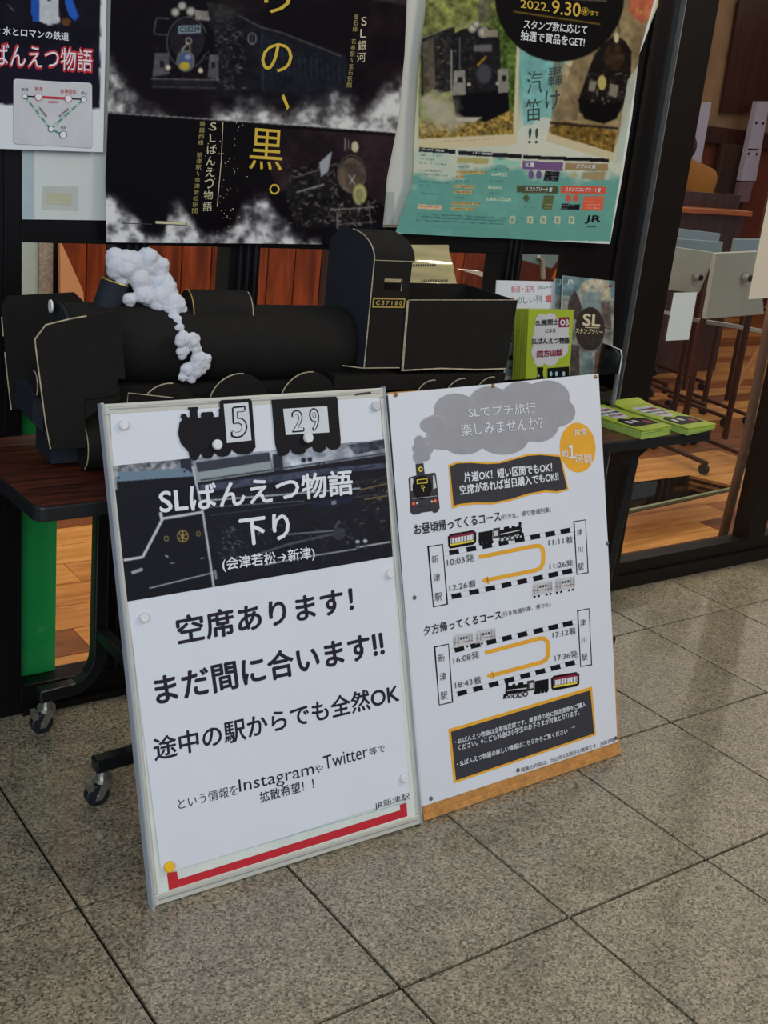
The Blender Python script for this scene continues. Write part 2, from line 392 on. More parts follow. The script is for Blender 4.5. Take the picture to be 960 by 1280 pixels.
# ------------------------------------------------------------------ materials
K = {}
K['granite'] = granite_mat()
K['grout'] = mat('dark_grout', (34, 31, 27), .95, spec=.1)
K['frame'] = mat('black_aluminium', (14, 13, 15), .35, 0.0, .05, 8, spec=.22)
K['frame2'] = mat('black_aluminium_brown', (20, 17, 15), .42, 0.0, .05, 8, spec=.2)
K['silver'] = mat('bare_aluminium', (175, 175, 172), .35, .8)
K['glass'] = glass_mat('clear_glass', (.93, .96, .95))
K['acrylic'] = glass_mat('clear_acrylic', (.90, .93, .93), 1.6)
K['black_card'] = mat('black_card', (27, 25, 23), .8, 0, .12, 40, .25, 300, spec=.14)
K['black_card_cool'] = mat('black_card_cool', (32, 36, 44), .7, 0, .1, 40, .2, 300, spec=.2)
K['torn'] = mat('torn_card_edge', (168, 155, 128), .9, 0, .3, 90)
K['gold'] = mat('gold_paper', (190, 160, 80), .35, .4)
K['white'] = mat('white_paint', (214, 214, 212), .5)
K['paper'] = mat('white_paper', (209, 212, 219), .42, 0, .015, 5, spec=.35)
K['paper2'] = mat('white_backing_paper', (196, 202, 198), .5, 0, .03, 4)
K['paper_warm'] = mat('cream_paper', (205, 196, 176), .5, 0, .03, 4)
K['ink'] = mat('black_ink', (16, 15, 19), .5, spec=.2)
K['ink_soft'] = mat('thin_black_ink', (58, 56, 60), .5)
K['plum'] = mat('dark_violet_ink', (36, 33, 46), .5, spec=.2)
K['white_ink'] = mat('white_ink', (214, 218, 222), .45)
K['lgrey'] = mat('pale_grey_ink', (190, 190, 192), .45)
K['grey'] = mat('cloud_grey_ink', (150, 150, 155), .45)
K['dgrey'] = mat('dark_grey_ink', (56, 56, 62), .5, spec=.2)
K['orange'] = mat('orange_ink', (222, 162, 44), .45)
K['red'] = mat('red_ink', (184, 30, 42), .42)
K['crimson'] = mat('crimson_ink', (130, 26, 52), .42)
K['yellow'] = mat('yellow_ink', (222, 200, 60), .42)
K['gold_ink'] = mat('gold_ink', (200, 168, 50), .42)
K['teal'] = mat('teal_ink', (60, 140, 110), .42)
K['skyblue'] = mat('pale_blue_ink', (150, 185, 200), .42)
K['print'] = print_mat('printed_gloss', .25, .07)
K['print_matt'] = print_mat('printed_satin', .4, .2)
K['steel'] = mat('zinc_plated_steel', (165, 165, 160), .3, .85)
K['brass'] = mat('brass', (150, 120, 70), .35, .8)
K['rubber'] = mat('dark_blue_rubber', (20, 22, 32), .5)
K['leg'] = mat('black_powder_coat', (17, 19, 22), .28, 0, .05, 20, spec=.4)
K['edge'] = mat('black_edge_band', (24, 26, 28), .4, spec=.35)
K['laminate'] = wood_mat('rosewood_laminate', (40, 21, 16), (98, 48, 32), .38, 'X', 5, 16)
K['particle'] = mat('raw_particle_board', (182, 128, 66), .75, 0, .25, 60, .4, 200)
K['alu'] = mat('satin_aluminium', (200, 198, 186), .35, .35, .04, 30)
K['base_white'] = mat('pale_display_base', (205, 210, 202), .4)
K['green'] = mat('green_sheet', (16, 160, 80), .6, 0, .08, 6)
K['lime'] = mat('lime_cover', (156, 174, 48), .42, 0, .05, 10)
K['lime_page'] = mat('lime_page_edge', (150, 176, 84), .6, 0, .12, 200)
K['cotton'] = mat('white_cotton_wool', (196, 198, 205), .95, 0, .03, 60, .6, 180, spec=.1)
K['mustard'] = mat('mustard_wool', (132, 84, 26), .9, 0, .15, 80)
K['hair'] = mat('dark_hair', (36, 22, 18), .7, 0, .3, 90)
K['skin'] = mat('skin', (190, 140, 110), .6)
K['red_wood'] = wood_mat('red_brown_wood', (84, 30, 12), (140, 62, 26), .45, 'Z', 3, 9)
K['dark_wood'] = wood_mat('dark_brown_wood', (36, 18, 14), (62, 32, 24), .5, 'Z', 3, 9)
K['plaster'] = mat('grey_brown_plaster', (136, 108, 82), .9, 0, .18, 5)
K['brown_wall'] = mat('brown_wall', (104, 50, 34), .85, 0, .15, 3)
K['cf'] = mat('cafe_ceiling', (150, 140, 128), .9)
K['grey_top'] = mat('pale_grey_laminate', (150, 156, 150), .4, 0, .06, 4)
K['blue_top'] = mat('blue_grey_laminate', (120, 142, 152), .35, 0, .06, 4)
K['curtain'] = mat('brown_curtain', (62, 46, 40), .9, 0, .1, 8)
K['lavender'] = mat('pale_lavender_panel', (178, 176, 200), .5, 0, .05, 4)
K['salmon'] = mat('salmon_shape', (204, 150, 112), .7, 0, .05, 4)
K['rough_grey'] = mat('rough_grey_plaster', (150, 146, 140), .95, 0, .3, 90, .5, 90)
K['pale_blue'] = mat('pale_blue_wall', (168, 192, 198), .7)
K['orange_wood'] = wood_mat('orange_wood', (120, 58, 20), (170, 88, 32), .4, 'X', 4, 10)
K['gold_film'] = mat('laminated_cream_sheet', (190, 178, 132), .14, 0, .06, 8, .6, 14, spec=.9, coat=1.0)
tones = [((150, 98, 52), (188, 130, 76)), ((118, 68, 36), (150, 92, 54)), ((172, 118, 62), (206, 150, 90)), ((96, 56, 34), (128, 78, 48)), ((160, 106, 60), (192, 138, 86))]
K['plank'] = [wood_mat('floor_plank_tone_%d' % i, a, b, .32, 'X', 4, 9) for i, (a, b) in enumerate(tones)]

WY = 1.172            # front of the glazed wall
# ------------------------------------------------------------------ station floor: granite tiles
fl = E_('floor', (0, 0, 0), kind='structure')
g = G(); g.box((-6.0, -8.0, -.06), (5.3, 1.30, -.006)); O('grout_bed', g, K['grout'], fl)
tg = G(); TX, TY = .4, .4528
tg.box((.002, .002, -.02), (TX - .002, TY - .002, 0.0))
t0 = None
for j in range(-4, 3):
    for i in range(-4, 10):
        if j >= 0 or (j >= -2 and -3 <= i <= 8) or -3 <= i <= 7:
            y0, y1 = j * TY, (j + 1) * TY
            if j == 2: y1 = 1.30
            if t0 is None or j == 2:
                q = G(); q.box((i * TX + .003, y0 + .003, -.02), (i * TX + TX - .003, y1 - .003, 0.0))
                o = O('tile', q, K['granite'], fl, bevel=.0012)
                if t0 is None: t0 = o; base = (i, j)
            else:
                o = t0.copy(); COL.objects.link(o)
                o.location = (t0.location[0] + (i - base[0]) * TX, t0.location[1] + (j - base[1]) * TY, t0.location[2])
# ------------------------------------------------------------------ cafe floor: planks
cf = E_('floor', (0, 1.3, 0), kind='structure')
g = G(); g.box((-.4, 1.27, -.06), (9.2, 6.3, -.008)); O('sub_floor', g, K['grout'], cf)
pm = []
for i in range(5):
    q = G(); q.box((.001, .001, -.012), (1.299, .148, 0)); pm.append(O('plank', q, K['plank'][i], cf))
rr = random.Random(4); used = [False] * 5; last = -1
for j in range(33):
    yy = 1.27 + j * .15; xo = -.4 - rr.uniform(0, 1.2)
    for i in range(9):
        x = xo + i * 1.3
        if x > 8.4 or x + 1.3 < -.1 + (yy - 1.3) * .55 or x + 1.3 < 0: continue
        k = rr.choice([a for a in range(5) if a != last]); last = k
        if not used[k]: o = pm[k]; used[k] = True
        else: o = pm[k].copy(); COL.objects.link(o)
        o.location = Vector((x + .65, yy + .0745, -.006)) - cf.location
# ------------------------------------------------------------------ glazed wall: frames
def X(u, v): return float(Y(WY).at(u, v)[0])
def stru(name, lo, hi, m='frame', bev=.002):
    q = G(); q.box(lo, hi); return O(name, q, K[m], bevel=bev, kind='structure')
zt0, zt1 = 1.092, 1.152; TOP = 2.6
xa = X(27, 750); xb0, xb1 = X(147, 325), X(187, 325); xc0, xc1 = X(287, 345), X(325, 345); xd0, xd1 = X(625, 340), X(652, 340)
xe0 = X(716, 345); xs = 1.992; xp = 2.128; xr = X(950, 600)
stru('trim_1', (-1.6, WY, 0), (xa, WY + .07, TOP))
for (u, v) in ((7.5, 740),): stru('trim_2', (X(u, v) - .002, WY - .004, 0.06), (X(u, v) + .002, WY, TOP), 'frame2', 0)
def mullion(n, x0, x1, z0):
    t = E_('trim_%d' % n, ((x0 + x1) / 2, WY + .03, z0), kind='structure')
    q = G(); q.box((x0, WY + .004, z0), (x1, WY + .07, TOP)); O('stile', q, K['frame'], t, bevel=.002)
    for k, f in enumerate((.30, .55, .80)):
        q = G(); xx = x0 + (x1 - x0) * f; q.box((xx - .003, WY - .004, z0), (xx + .003, WY + .003, TOP)); O('ridge', q, K['edge'], t)
mullion(3, xb0, xb1, .075); mullion(4, xc0, xc1, .078); mullion(5, xd0, xd1, .08)
stru('trim_6', (xe0, WY + .01, 0), (1.885, WY + .07, TOP))
stru('trim_7', (1.885, WY + .0, 0), (1.905, WY + .07, TOP), 'frame2')
stru('trim_8', (1.905, WY + .012, 0), (xs - .004, WY + .07, TOP))
stru('trim_9', (xs - .003, WY - .006, .1), (xs, WY + .02, TOP), 'silver', 0)
stru('trim_10', (xs, WY - .004, 0), (xp, WY + .09, TOP), 'frame2')
stru('trim_11', (xp, WY + .0, .09), (xp + .004, WY + .05, TOP), 'edge', 0)
stru('trim_12', (xa, WY + .002, zt0), (xe0, WY + .066, zt1))
stru('trim_13', (xa, WY + .002, 0), (xe0, WY + .07, .072))
q = G(); q.box((xa, WY - .012, 0), (xe0, WY + .0, .018)); O('trim_14', q, K['frame2'], kind='structure')
stru('trim_15', (xp, WY - .002, 0), (5.2, WY + .07, .047), 'frame2')
stru('trim_16', (xp, WY + .010, .047), (5.2, WY + .07, .092), 'frame2')
stru('trim_17', (xr, WY - .0, .092), (xr + .10, WY + .07, TOP), 'frame2')
stru('trim_18', (-1.6, WY, TOP), (5.2, WY + .1, TOP + .5), 'frame2')
gl = [(xa, xb0, .072, zt0), (xb1, xc0, .072, zt0), (xc1, xd0, .072, zt0), (xd1, xe0, .072, zt0), (xa, xb0, zt1, TOP), (xb1, xc0, zt1, TOP), (xc1, xd0, zt1, TOP), (xd1, xe0, zt1, TOP), (xp, xr, .092, TOP), (xr + .1, 5.2, .092, TOP)]
for n, (a, b, c, d) in enumerate(gl):
    q = G(); q.poly([(a, WY + .035, c), (b, WY + .035, c), (b, WY + .035, d), (a, WY + .035, d)]); O('window_%d' % (n + 1), q, K['glass'], kind='structure')
# green sheet standing behind the first pane
pg = Y(WY + .055); q = G(); A, B = pg.at(24, 872), pg.at(67.5, 872)
q.box((A[0] - .03, WY + .05, .02), (B[0], WY + .056, .86)); O('green_panel', q, K['green'], label='green sheet standing behind the glass under the table end', cat='panel')

# ------------------------------------------------------------------ cafe shell
WB = 3.0
wl = E_('wall_back_left', (1.5, WB, 0), kind='structure')
x0 = float(Y(WB).at(66, 330)[0]); k = 0; x = x0; t0 = None
while x < 3.05:
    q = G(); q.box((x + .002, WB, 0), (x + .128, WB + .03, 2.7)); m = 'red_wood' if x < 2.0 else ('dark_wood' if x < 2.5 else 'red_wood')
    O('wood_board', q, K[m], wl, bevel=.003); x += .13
q = G(); q.box((x0 - .02, WB + .03, 0), (3.1, WB + .06, 2.7)); O('backing', q, K['dark_wood'], wl)
q = G(); q.box((-.5, WB, 0), (Y(WB).at(48, 340)[0], WB + .05, 2.7)); O('wall_left', q, K['pale_blue'], kind='structure')
q = G(); q.box((Y(WB).at(48, 340)[0], WB - .01, 0), (Y(WB).at(65, 340)[0], WB + .05, 2.7)); O('trim_19', q, K['rough_grey'], kind='structure')
q = G(); q.box((Y(WB).at(65, 340)[0], WB - .015, 0), (Y(WB).at(75, 340)[0], WB + .0, 2.7)); O('trim_20', q, K['frame'], kind='structure')
p = Y(WB - .05); q = G(); q.prism([p.at(75, 300), p.at(78, 306), p.at(104, 364), p.at(106, 400), p.at(76, 400)], (0, .02, 0))
O('salmon_shape', q, K['salmon'], label='salmon shape with a slanted edge against the red wooden wall', cat='board')  # flat salmon shape before the wall, slanted on its right side
BY = 6.0
wr = E_('wall_back_right', (6, BY, 0), kind='structure')
q = G(); q.box((2.9, BY, 0), (9.4, BY + .1, 1.46)); O('lower_wall', q, K['brown_wall'], wr)
q = G(); q.box((2.9, BY - .0, 1.60), (9.4, BY + .1, 3.0)); O('upper_wall', q, K['plaster'], wr)
q = G(); q.box((2.9, BY - .06, 1.46), (9.4, BY + .1, 1.60)); O('lintel', q, K['dark_wood'], wr, bevel=.005)
q = G(); q.box((3.06, WB, 0), (3.12, BY + .1, 3.0)); O('wall_side', q, K['brown_wall'], kind='structure')
q = G(); q.box((9.2, 1.2, 0), (9.3, BY + .1, 3.0)); O('wall_right', q, K['brown_wall'], kind='structure')
q = G(); q.box((5.3, -5.0, -.06), (5.4, 1.17, 4.2)); O('wall_reflection_blocker', q, K['brown_wall'], kind='structure')  # unseen dark wall, added to keep bright sky out of the right pane's reflection
q = G(); q.box((-.6, 1.28, 2.95), (9.3, BY + .1, 3.05)); O('ceiling', q, K['cf'], kind='structure')
q = G(); q.box((-.6, 1.28, 0), (-.55, BY + .1, 3.0)); O('wall_far_left', q, K['brown_wall'], kind='structure')
p = Y(BY - .05); q = G(); P = [p.at(*c) for c in ((902, 142), (925, 0), (1040, -20), (1040, 130))]; q.prism(P, (0, .03, 0))
t = O('dark_picture', q, K['dark_wood'], label='large dark framed picture high on the back wall inside', cat='picture')
# curtain between the pale posts
p = Y(BY - .08); xa_, xb_ = p.at(897, 200)[0], p.at(938, 200)[0]; q = G(); n = 60
pts = [(xa_ + (xb_ - xa_) * i / n, BY - .09 + .025 * math.sin(i * 1.3), 0) for i in range(n + 1)]
for a, b in zip(pts[:-1], pts[1:]): q.poly([(a[0], a[1], .5), (b[0], b[1], .5), (b[0], b[1], 1.47), (a[0], a[1], 1.47)])
O('curtain', q, K['curtain'], smooth=True, label='brown pleated curtain hanging behind the seated person', cat='curtain')
p = Y(BY - .24)
def slab(name, pts, d, m, **k):
    q = G(); q.prism(pts, d); return O(name, q, K[m], **k)
o = E_('pale_post', tuple(p.at(870, 250)), 'narrow pale post left of the brown curtain inside', 'post')
q = G(); q.prism([p.at(*c) for c in ((877, 128), (889.5, 128), (866, 262), (820, 500), (808, 500), (853, 262))], (0, .05, 0)); O('panel', q, K['lavender'], o)
o = E_('steel_post', tuple(p.at(930, 250)), 'pale perforated steel post right of the brown curtain inside', 'post')
q = G(); q.prism([p.at(*c) for c in ((947, 127), (962, 127), (945, 226), (926, 226))], (0, .05, 0)); O('upper_panel', q, K['lavender'], o)
q = G(); q.prism([p.at(*c) for c in ((926, 228), (942, 228), (936, 252), (921, 252))], (0, .05, 0)); O('lower_panel', q, mat('mauve_panel', (120, 98, 110), .6), o)
for c in ((945, 153.5), (953.5, 154.2), (935.5, 192), (945.5, 192.5)):
    q = G(); q.ball(p.at(*c, .004), (.012, .01, .012), 8, 5); O('hole_cap', q, K['frame'], o)
q = G(); P = [p.at(*c, .004) for c in ((935, 185.6), (948, 186), (948, 187.4), (935, 187))]; q.prism(P, (0, .004, 0)); O('joint', q, K['frame'], o)
# counter
CY = 3.72; p = Y(CY); A, B = p.at(800, 256), p.at(942, 262)
ct = E_('counter', (5.6, CY + .2, 0), 'orange-edged wooden counter in front of the seated person', 'counter')
q = G(); q.box((A[0], CY, A[2] - .032), (B[0], CY + .30, A[2])); O('worktop', q, K['orange_wood'], ct, bevel=.004)
q = G(); q.box((A[0], CY + .06, 0), (B[0], CY + .10, A[2] - .032)); O('front_panel', q, K['dark_wood'], ct)
q = G(); q.box((A[0], CY + .12, A[2]), (B[0] , CY + .15, A[2] + .09)); O('upstand', q, K['dark_wood'], ct)
CZ = float(A[2])
q = G(); a = Y(CY + .05).at(834, 246); b = Y(CY + .05).at(844, 246); q.box((a[0] - .05, CY + .03, CZ), (b[0] + .02, CY + .07, CZ + .10)); O('orange_box', q, mat('orange_card', (206, 92, 30), .6), bevel=.003, label='small orange box standing on the counter end', cat='box')
# ------------------------------------------------------------------ seated person (head and back seen over the counter)
def body(name, joints, edges, parent, m, sub=2):
    me = bpy.data.meshes.new(name); V = [Vector(j[0]) for j in joints]; me.from_pydata(V, edges, [])
    o = bpy.data.objects.new(name, me); COL.objects.link(o); me.materials.append(m)
    md = o.modifiers.new('skin', 'SKIN'); md.use_smooth_shade = True
    for i, j in enumerate(joints): me.skin_vertices[0].data[i].radius = (j[1], j[2] if len(j) > 2 else j[1])
    me.skin_vertices[0].data[0].use_root = True
    s = o.modifiers.new('sub', 'SUBSURF'); s.levels = sub; s.render_levels = sub
    o.parent = parent; return o
hc = Y(4.4).at(880, 199)
pr = E_('person', (hc[0], 4.5, 0), 'dark-haired person in a mustard jumper seated behind the counter, back turned', 'person')
J = [((0.02, .06, .52), .15, .12), ((.03, .04, .72), .14, .11), ((.05, .0, .92), .16, .115), ((.06, -.04, 1.10), .17, .11), ((.03, -.08, 1.20), .07, .06), ((.0, -.12, 1.28), .05, .05),
     ((-.13, -.04, 1.14), .065), ((-.20, -.12, .93), .05), ((-.10, -.30, .98), .038), ((-.02, -.36, 1.0), .03),
     ((.23, -.02, 1.13), .065), ((.30, -.10, .93), .05), ((.20, -.30, .98), .038), ((.10, -.36, 1.0), .03),
     ((-.09, -.05, .50), .09), ((-.10, -.42, .50), .065), ((-.10, -.42, .1), .045), ((-.10, -.52, .06), .04),
     ((.13, -.05, .50), .09), ((.14, -.42, .50), .065), ((.14, -.42, .1), .045), ((.14, -.52, .06), .04)]
Ed = [(0, 1), (1, 2), (2, 3), (3, 4), (4, 5), (3, 6), (6, 7), (7, 8), (8, 9), (3, 10), (10, 11), (11, 12), (12, 13), (0, 14), (14, 15), (15, 16), (16, 17), (0, 18), (18, 19), (19, 20), (20, 21)]
J = [((j[0][0], -j[0][1], j[0][2] + .10) if not (j[0][2] < .2) else (j[0][0], -j[0][1], j[0][2] + .0), *j[1:]) for j in J]
body('body', J, Ed, pr, K['mustard'])
q = G(); q.ball((hc[0], 4.62, 1.40), (.072, .09, .10), 14, 10); hd = O('head', q, K['skin'], pr, smooth=True)
q = G(); q.ball((hc[0], 4.60, 1.412), (.084, .095, .105), 14, 10); O('hair', q, K['hair'], hd, smooth=True)
q = G(); q.ball((hc[0], 4.715, 1.39), (.012, .018, .016), 6, 5); O('nose', q, K['skin'], hd, smooth=True)
for s_ in (-1, 1):
    q = G(); q.ball((hc[0] + s_ * .078, 4.625, 1.40), (.010, .02, .028), 8, 6); O('ear', q, K['skin'], hd, smooth=True)
    for f in range(5):
        q = G(); bx_ = hc[0] + (-.02 if s_ < 0 else .10); a = (bx_ + (f - 2) * .014, 4.86, 1.14); b = (bx_ + (f - 2) * .016, 4.91 - abs(f - 2) * .006, 1.125)
        q.tube([a, tuple((Vector(a) + Vector(b)) / 2 + Vector((0, 0, .004))), b], [.008, .008, .006], 8); O('finger', q, K['skin'], pr, smooth=True)
st = E_('stool', (hc[0] + .02, 4.52, 0), 'dark stool under the person behind the counter', 'stool')
q = G(); q.tube([(hc[0] + .02, 4.52, .46), (hc[0] + .02, 4.52, .50)], .17, 20); O('seat', q, K['dark_wood'], st)
for a in (.8, 2.4, 3.9, 5.5):
    q = G(); q.tube([(hc[0] + .02 + .1 * math.cos(a), 4.52 + .1 * math.sin(a), .52), (hc[0] + .02 + .17 * math.cos(a), 4.52 + .17 * math.sin(a), 0)], .014, 8); O('leg', q, K['dark_wood'], st)

# ------------------------------------------------------------------ flip-top tables parked inside the right pane
def flip(px4, y, m, label, foot=True, hub=None, thick=.022):
    p = Y(y); P = [p.at(*c) for c in px4]; c0 = np.mean(P, 0)
    t = E_('flip_top_table', (c0[0], y, 0), label, 'table', 'flip-top tables parked inside the cafe')
    q = G(); q.prism(P, (0, thick, 0)); O('tabletop', q, K[m], t, bevel=.003)
    if hub:
        h = p.at(*hub, .012); q = G(); q.tube([h, h - np.array([0, .03, 0])], .020, 14); hb = O('hub', q, K['silver'], t, smooth=False)
        q = G(); q.tube([h - np.array([0, .031, 0]), h - np.array([0, .036, 0])], .013, 12); O('hub_cap', q, K['frame'], hb)
    zb = max(.3, min(a[2] for a in P)); xs_ = [a[0] for a in P]
    for xx in (min(xs_) + .06, max(xs_) - .04):
        q = G(); q.sweep([(xx, y + .05, zb + .02), (xx, y + .05, .10)], .012, .009, (0, 1, 0)); O('leg', q, K['dark_wood'], t)
        q = G(); q.sweep([(xx, y - .12, .055), (xx, y + .3, .075)], .011, .008, (1, 0, 0)); f = O('foot', q, K['dark_wood'], t)
        for yy in (y - .11, y + .29):
            q = G(); q.tube([(xx - .010, yy, .025), (xx + .010, yy, .025)], .025, 12); O('wheel', q, K['rubber'], f)
    return t
flip([(841, 308), (895.5, 316), (874, 367), (818, 361)], 2.55, 'grey_top', 'grey flip-top table left of the tilted white one, black hub on its top', hub=(867.5, 345.5))
flip([(895.5, 316.5), (950, 314), (955, 393), (881.5, 399)], 2.15, 'grey_top', 'pale flip-top table tilted upright nearest the glass, black hub at its middle', hub=(928.5, 346))
flip([(843, 298), (904.5, 302.5), (899, 330), (836, 330)], 3.0, 'blue_top', 'bluish flip-top table second behind the grey one inside')
flip([(844, 285), (901, 292), (897, 310), (836, 310)], 3.45, 'blue_top', 'blue-grey flip-top table farthest back behind the white paper slip')
flip([(920, 299), (958, 299), (958, 330), (914, 330)], 2.75, 'blue_top', 'light blue flip-top table behind the pale upright one')
# rail, diagonal brace and post seen through the right pane
p = Y(2.3); q = G(); q.sweep([p.at(815, 386), p.at(868, 400), p.at(915, 407), p.at(975, 418)], .03, .008, (0, 1, 0)); O('low_tray_rail', q, K['grey_top'], label='curved pale rail running low under the flip-top tables', cat='rail')
q = G(); p = Y(2.5); q.sweep([p.at(897, 324, .05), p.at(868, 395, .05)], .012, .010, (0, 1, 0)); O('brown_strut', q, K['red_wood'], label='brown slanting strut between the two upright tabletops', cat='strut')
A = Y(3.0).at(951, 436); B = Z(.02).at(914, 492); q = G(); q.sweep([A, B], .018, .018, (0, 0, 1)); bs = E_('wooden_table_foot', tuple(B), 'light wooden slanting table foot resting on the plank floor', 'table leg')
O('foot_bar', q, K['salmon'], bs, bevel=.003)
q = G(); q.tube([B - np.array([0, 0, .0]), (B[0], B[1], .0)], .022, 12); O('end_pad', q, K['brown_wall'], bs)
C0 = Z(0).at(903, 672); p = Y(float(C0[1])); q = G(); q.tube([C0, p.at(931, 560), p.at(958, 420), p.at(972, 340)], [.018, .018, .018, .018], 12)
O('round_post', q, mat('grey_brown_post', (96, 76, 66), .5), smooth=True, label='grey-brown round post behind the glass near the right stile', cat='post')
# reflection in the right pane, imitated by an added tinted plate on feet
a, b, c, d = Z(.12).at(770, 642), Z(.12).at(924, 609), Z(.12).at(862, 594), Z(.12).at(770, 606)
sh = E_('low_reflection_plate', (float(a[0] + b[0]) / 2, float(a[1]), 0), 'added tinted plate with a greenish edge imitating a reflection near the plank floor', 'reflection')
q = G(); q.prism([a, b, c, d], (0, 0, -.012)); O('reflection_plate', q, glass_mat('reflection_tint_glass', (.66, .60, .56)), sh)
q = G(); q.sweep([a, b], .005, .007, (0, 0, 1)); O('reflection_edge', q, mat('green_reflection_edge', (120, 128, 104), .3), sh)
for P_ in (a, b, d):
    q = G(); q.tube([(P_[0] + .0, P_[1] + .01, .11), (P_[0], P_[1] + .01, 0)], .008, 8); O('foot', q, K['steel'], sh)
# sheets on the right pane
def paperq(name, pts, y, m, label, cat='sheet'):
    p = Y(y); q = G(); q.prism([p.at(*c) for c in pts], (0, .0008, 0)); return O(name, q, K[m], label=label, cat=cat)
paperq('paper_slip', [(842.5, 366), (871.5, 365.5), (861, 424.5), (832, 426)], WY + .030, 'paper2', 'small pale paper slip taped to the right pane', 'paper')
q_ = paperq('taped_notice', [(962, 240), (1010, 236), (1000, 370), (935.5, 374)], WY + .030, 'paper_warm', 'cream notice cut off at the right edge of the photo', 'paper')
# glare streak imitated by an added white piece on a post; chair inside
p = Y(1.9); q = G(); q.prism([p.at(575, 337), p.at(600, 339), p.at(624, 347), p.at(624, 352), p.at(606, 347)], (0, .02, 0)); wt = E_('glare_streak_stand', tuple(p.at(600, 345))[:2] + (0,), 'added white streak on a thin post imitating glare behind the tender', 'stand'); O('glare_streak', q, K['white'], wt)
c_ = p.at(612, 347); q = G(); q.tube([(c_[0], 1.91, 0), (c_[0], 1.91, c_[2])], .007, 8); O('post', q, K['frame'], wt); q = G(); q.tube([(c_[0], 1.91, 0), (c_[0], 1.91, .012)], .10, 20); O('foot', q, K['frame'], wt)  # added support under the glare streak
ch = E_('cafe_chair', tuple(Y(2.3).at(685, 345))[:2] + (0,), 'blue-grey chair inside the glass above the leaflet rack', 'chair')
p = Y(2.3)
q = G(); q.prism([p.at(*c) for c in ((655, 300), (706, 300), (706, 314), (690, 336), (655, 326))], (0, .02, 0)); O('backrest', q, K['blue_top'], ch, bevel=.003)
q = G(); q.sweep([p.at(671, 320, .01), p.at(676, 324, .01), p.at(677, 348, .01)], .008, .006, (0, 1, 0)); O('arm_post', q, K['grey_top'], ch)
q = G(); q.sweep([p.at(707, 300, .01), p.at(703, 325, .01), p.at(690, 350, .01)], .008, .010, (0, 1, 0)); O('side_rail', q, K['orange_wood'], ch)
sx = p.at(680, 350); q = G(); q.box((sx[0] - .2, 2.3, .42), (sx[0] + .2, 2.7, .45)); O('seat', q, K['blue_top'], ch, bevel=.01)
for dx in (-.18, .18):
    for dy in (.02, .38):
        q = G(); q.tube([(sx[0] + dx, 2.3 + dy, .42 if dy > .1 else .80), (sx[0] + dx, 2.3 + dy, 0)], .010, 8); O('leg', q, K['steel'], ch)
# ------------------------------------------------------------------ posters on the wall
PP = Y(WY - .016)
def disp_a(p):   # very shallow sag of the paper
    return .004 + .0035 * np.sin(p[0] * 9.0 + p[2] * 4) + .003 * np.sin(p[2] * 7 + 1.0)
PP.disp = disp_a
PB = Y(WY - .004)
PP2 = Y(WY - .016); PP2.disp = lambda p: .005 + .006 * np.sin(p[0] * 11.0 + 1.2) * np.clip((1.75 - p[2]) * 1.2, .3, 1)
# backing papers
q = G(); q.prism([PB.at(27.5, -70), PB.at(146, -70), PB.at(138, 275.5), PB.at(27.5, 274)], (0, .001, 0))
bk = E_('backing_sheet', tuple(PB.at(80, 274)), 'plain pale sheet stuck on the glass below the route-map poster', 'sheet')
O('sheet', q, K['paper2'], bk)
q = G(); flat(q, PB, [(54, 232), (98, 233), (97, 263), (52, 262)], 3); O('note', q, mat('grey_note', (176, 182, 176), .6), bk)
q = G(); flat(q, PB, [(59, 241), (89, 242), (88, 256), (57, 255)], 5); O('beige_square', q, mat('beige_patch', (176, 176, 146), .6), bk)
q = G(); flat(q, PB, [(27.5, -70), (42.5, -70), (42.5, 274.3), (27.5, 274)], 2); O('edge_strip', q, mat('blue_grey_strip', (160, 176, 182), .6), bk)
q = G(); q.prism([PB.at(466, -70), PB.at(536, -70), PB.at(517, 281), PB.at(466, 281)], (0, .001, 0))
bk2 = E_('backing_sheet', tuple(PB.at(500, 281)), 'plain white sheet showing between the two locomotive posters', 'sheet')
O('sheet', q, mat('white_sheet_between', (192, 192, 184), .5, 0, .03, 4), bk2)
q = G(); flat(q, PB, [(482, 240), (493, 240), (491, 281), (480, 280)], 3); O('note', q, mat('grey_note_2', (160, 164, 160), .6), bk2)

# --- left poster (route map)
cv = Canvas(-60, -80, 134, 194, (27, 22, 38))
cv.poly([(-60, -80), (134, -80), (134, 60), (-60, 60)], (22, 20, 30), 1, .2, 3, 20)
cv.poly([(38, -20), (47, -20), (50, 10), (54, 27), (40, 26), (37, 12)], (34, 78, 160))
cv.poly([(74, -20), (82, -20), (97, 20), (92, 26), (84, 18)], (38, 86, 176)); cv.poly([(47, -20), (70, -20), (73, 28), (60, 31), (48, 27)], (178, 182, 186), 1, .05)
cv.ell(81, 27, 6, 5, (92, 60, 34)); cv.line([(9, 5), (16, 14)], 1.2, (130, 130, 130), .6); cv.line([(56, -2), (62, 0)], 3, (40, 40, 44))
cv.poly([(-60, 127), (122, 135.5), (134, 136), (134, 194), (-60, 194)], (206, 210, 212)); cv.poly([(126.4, -80), (134, -80), (134, 194), (122, 194)], (206, 208, 208))
left = [(-60, -80), (-58, 55), (-58, 184)]; right = [(134, -80), (131, 60), (127.5, 190)]
lp = E_('route_map_poster', tuple(PP.at(60, 188)), 'navy poster with red glowing title and railway route map', 'poster', 'railway posters on the glass wall')
sheet('printed_sheet', PP, cv, left, right, 90, 130, K['print'], lp)
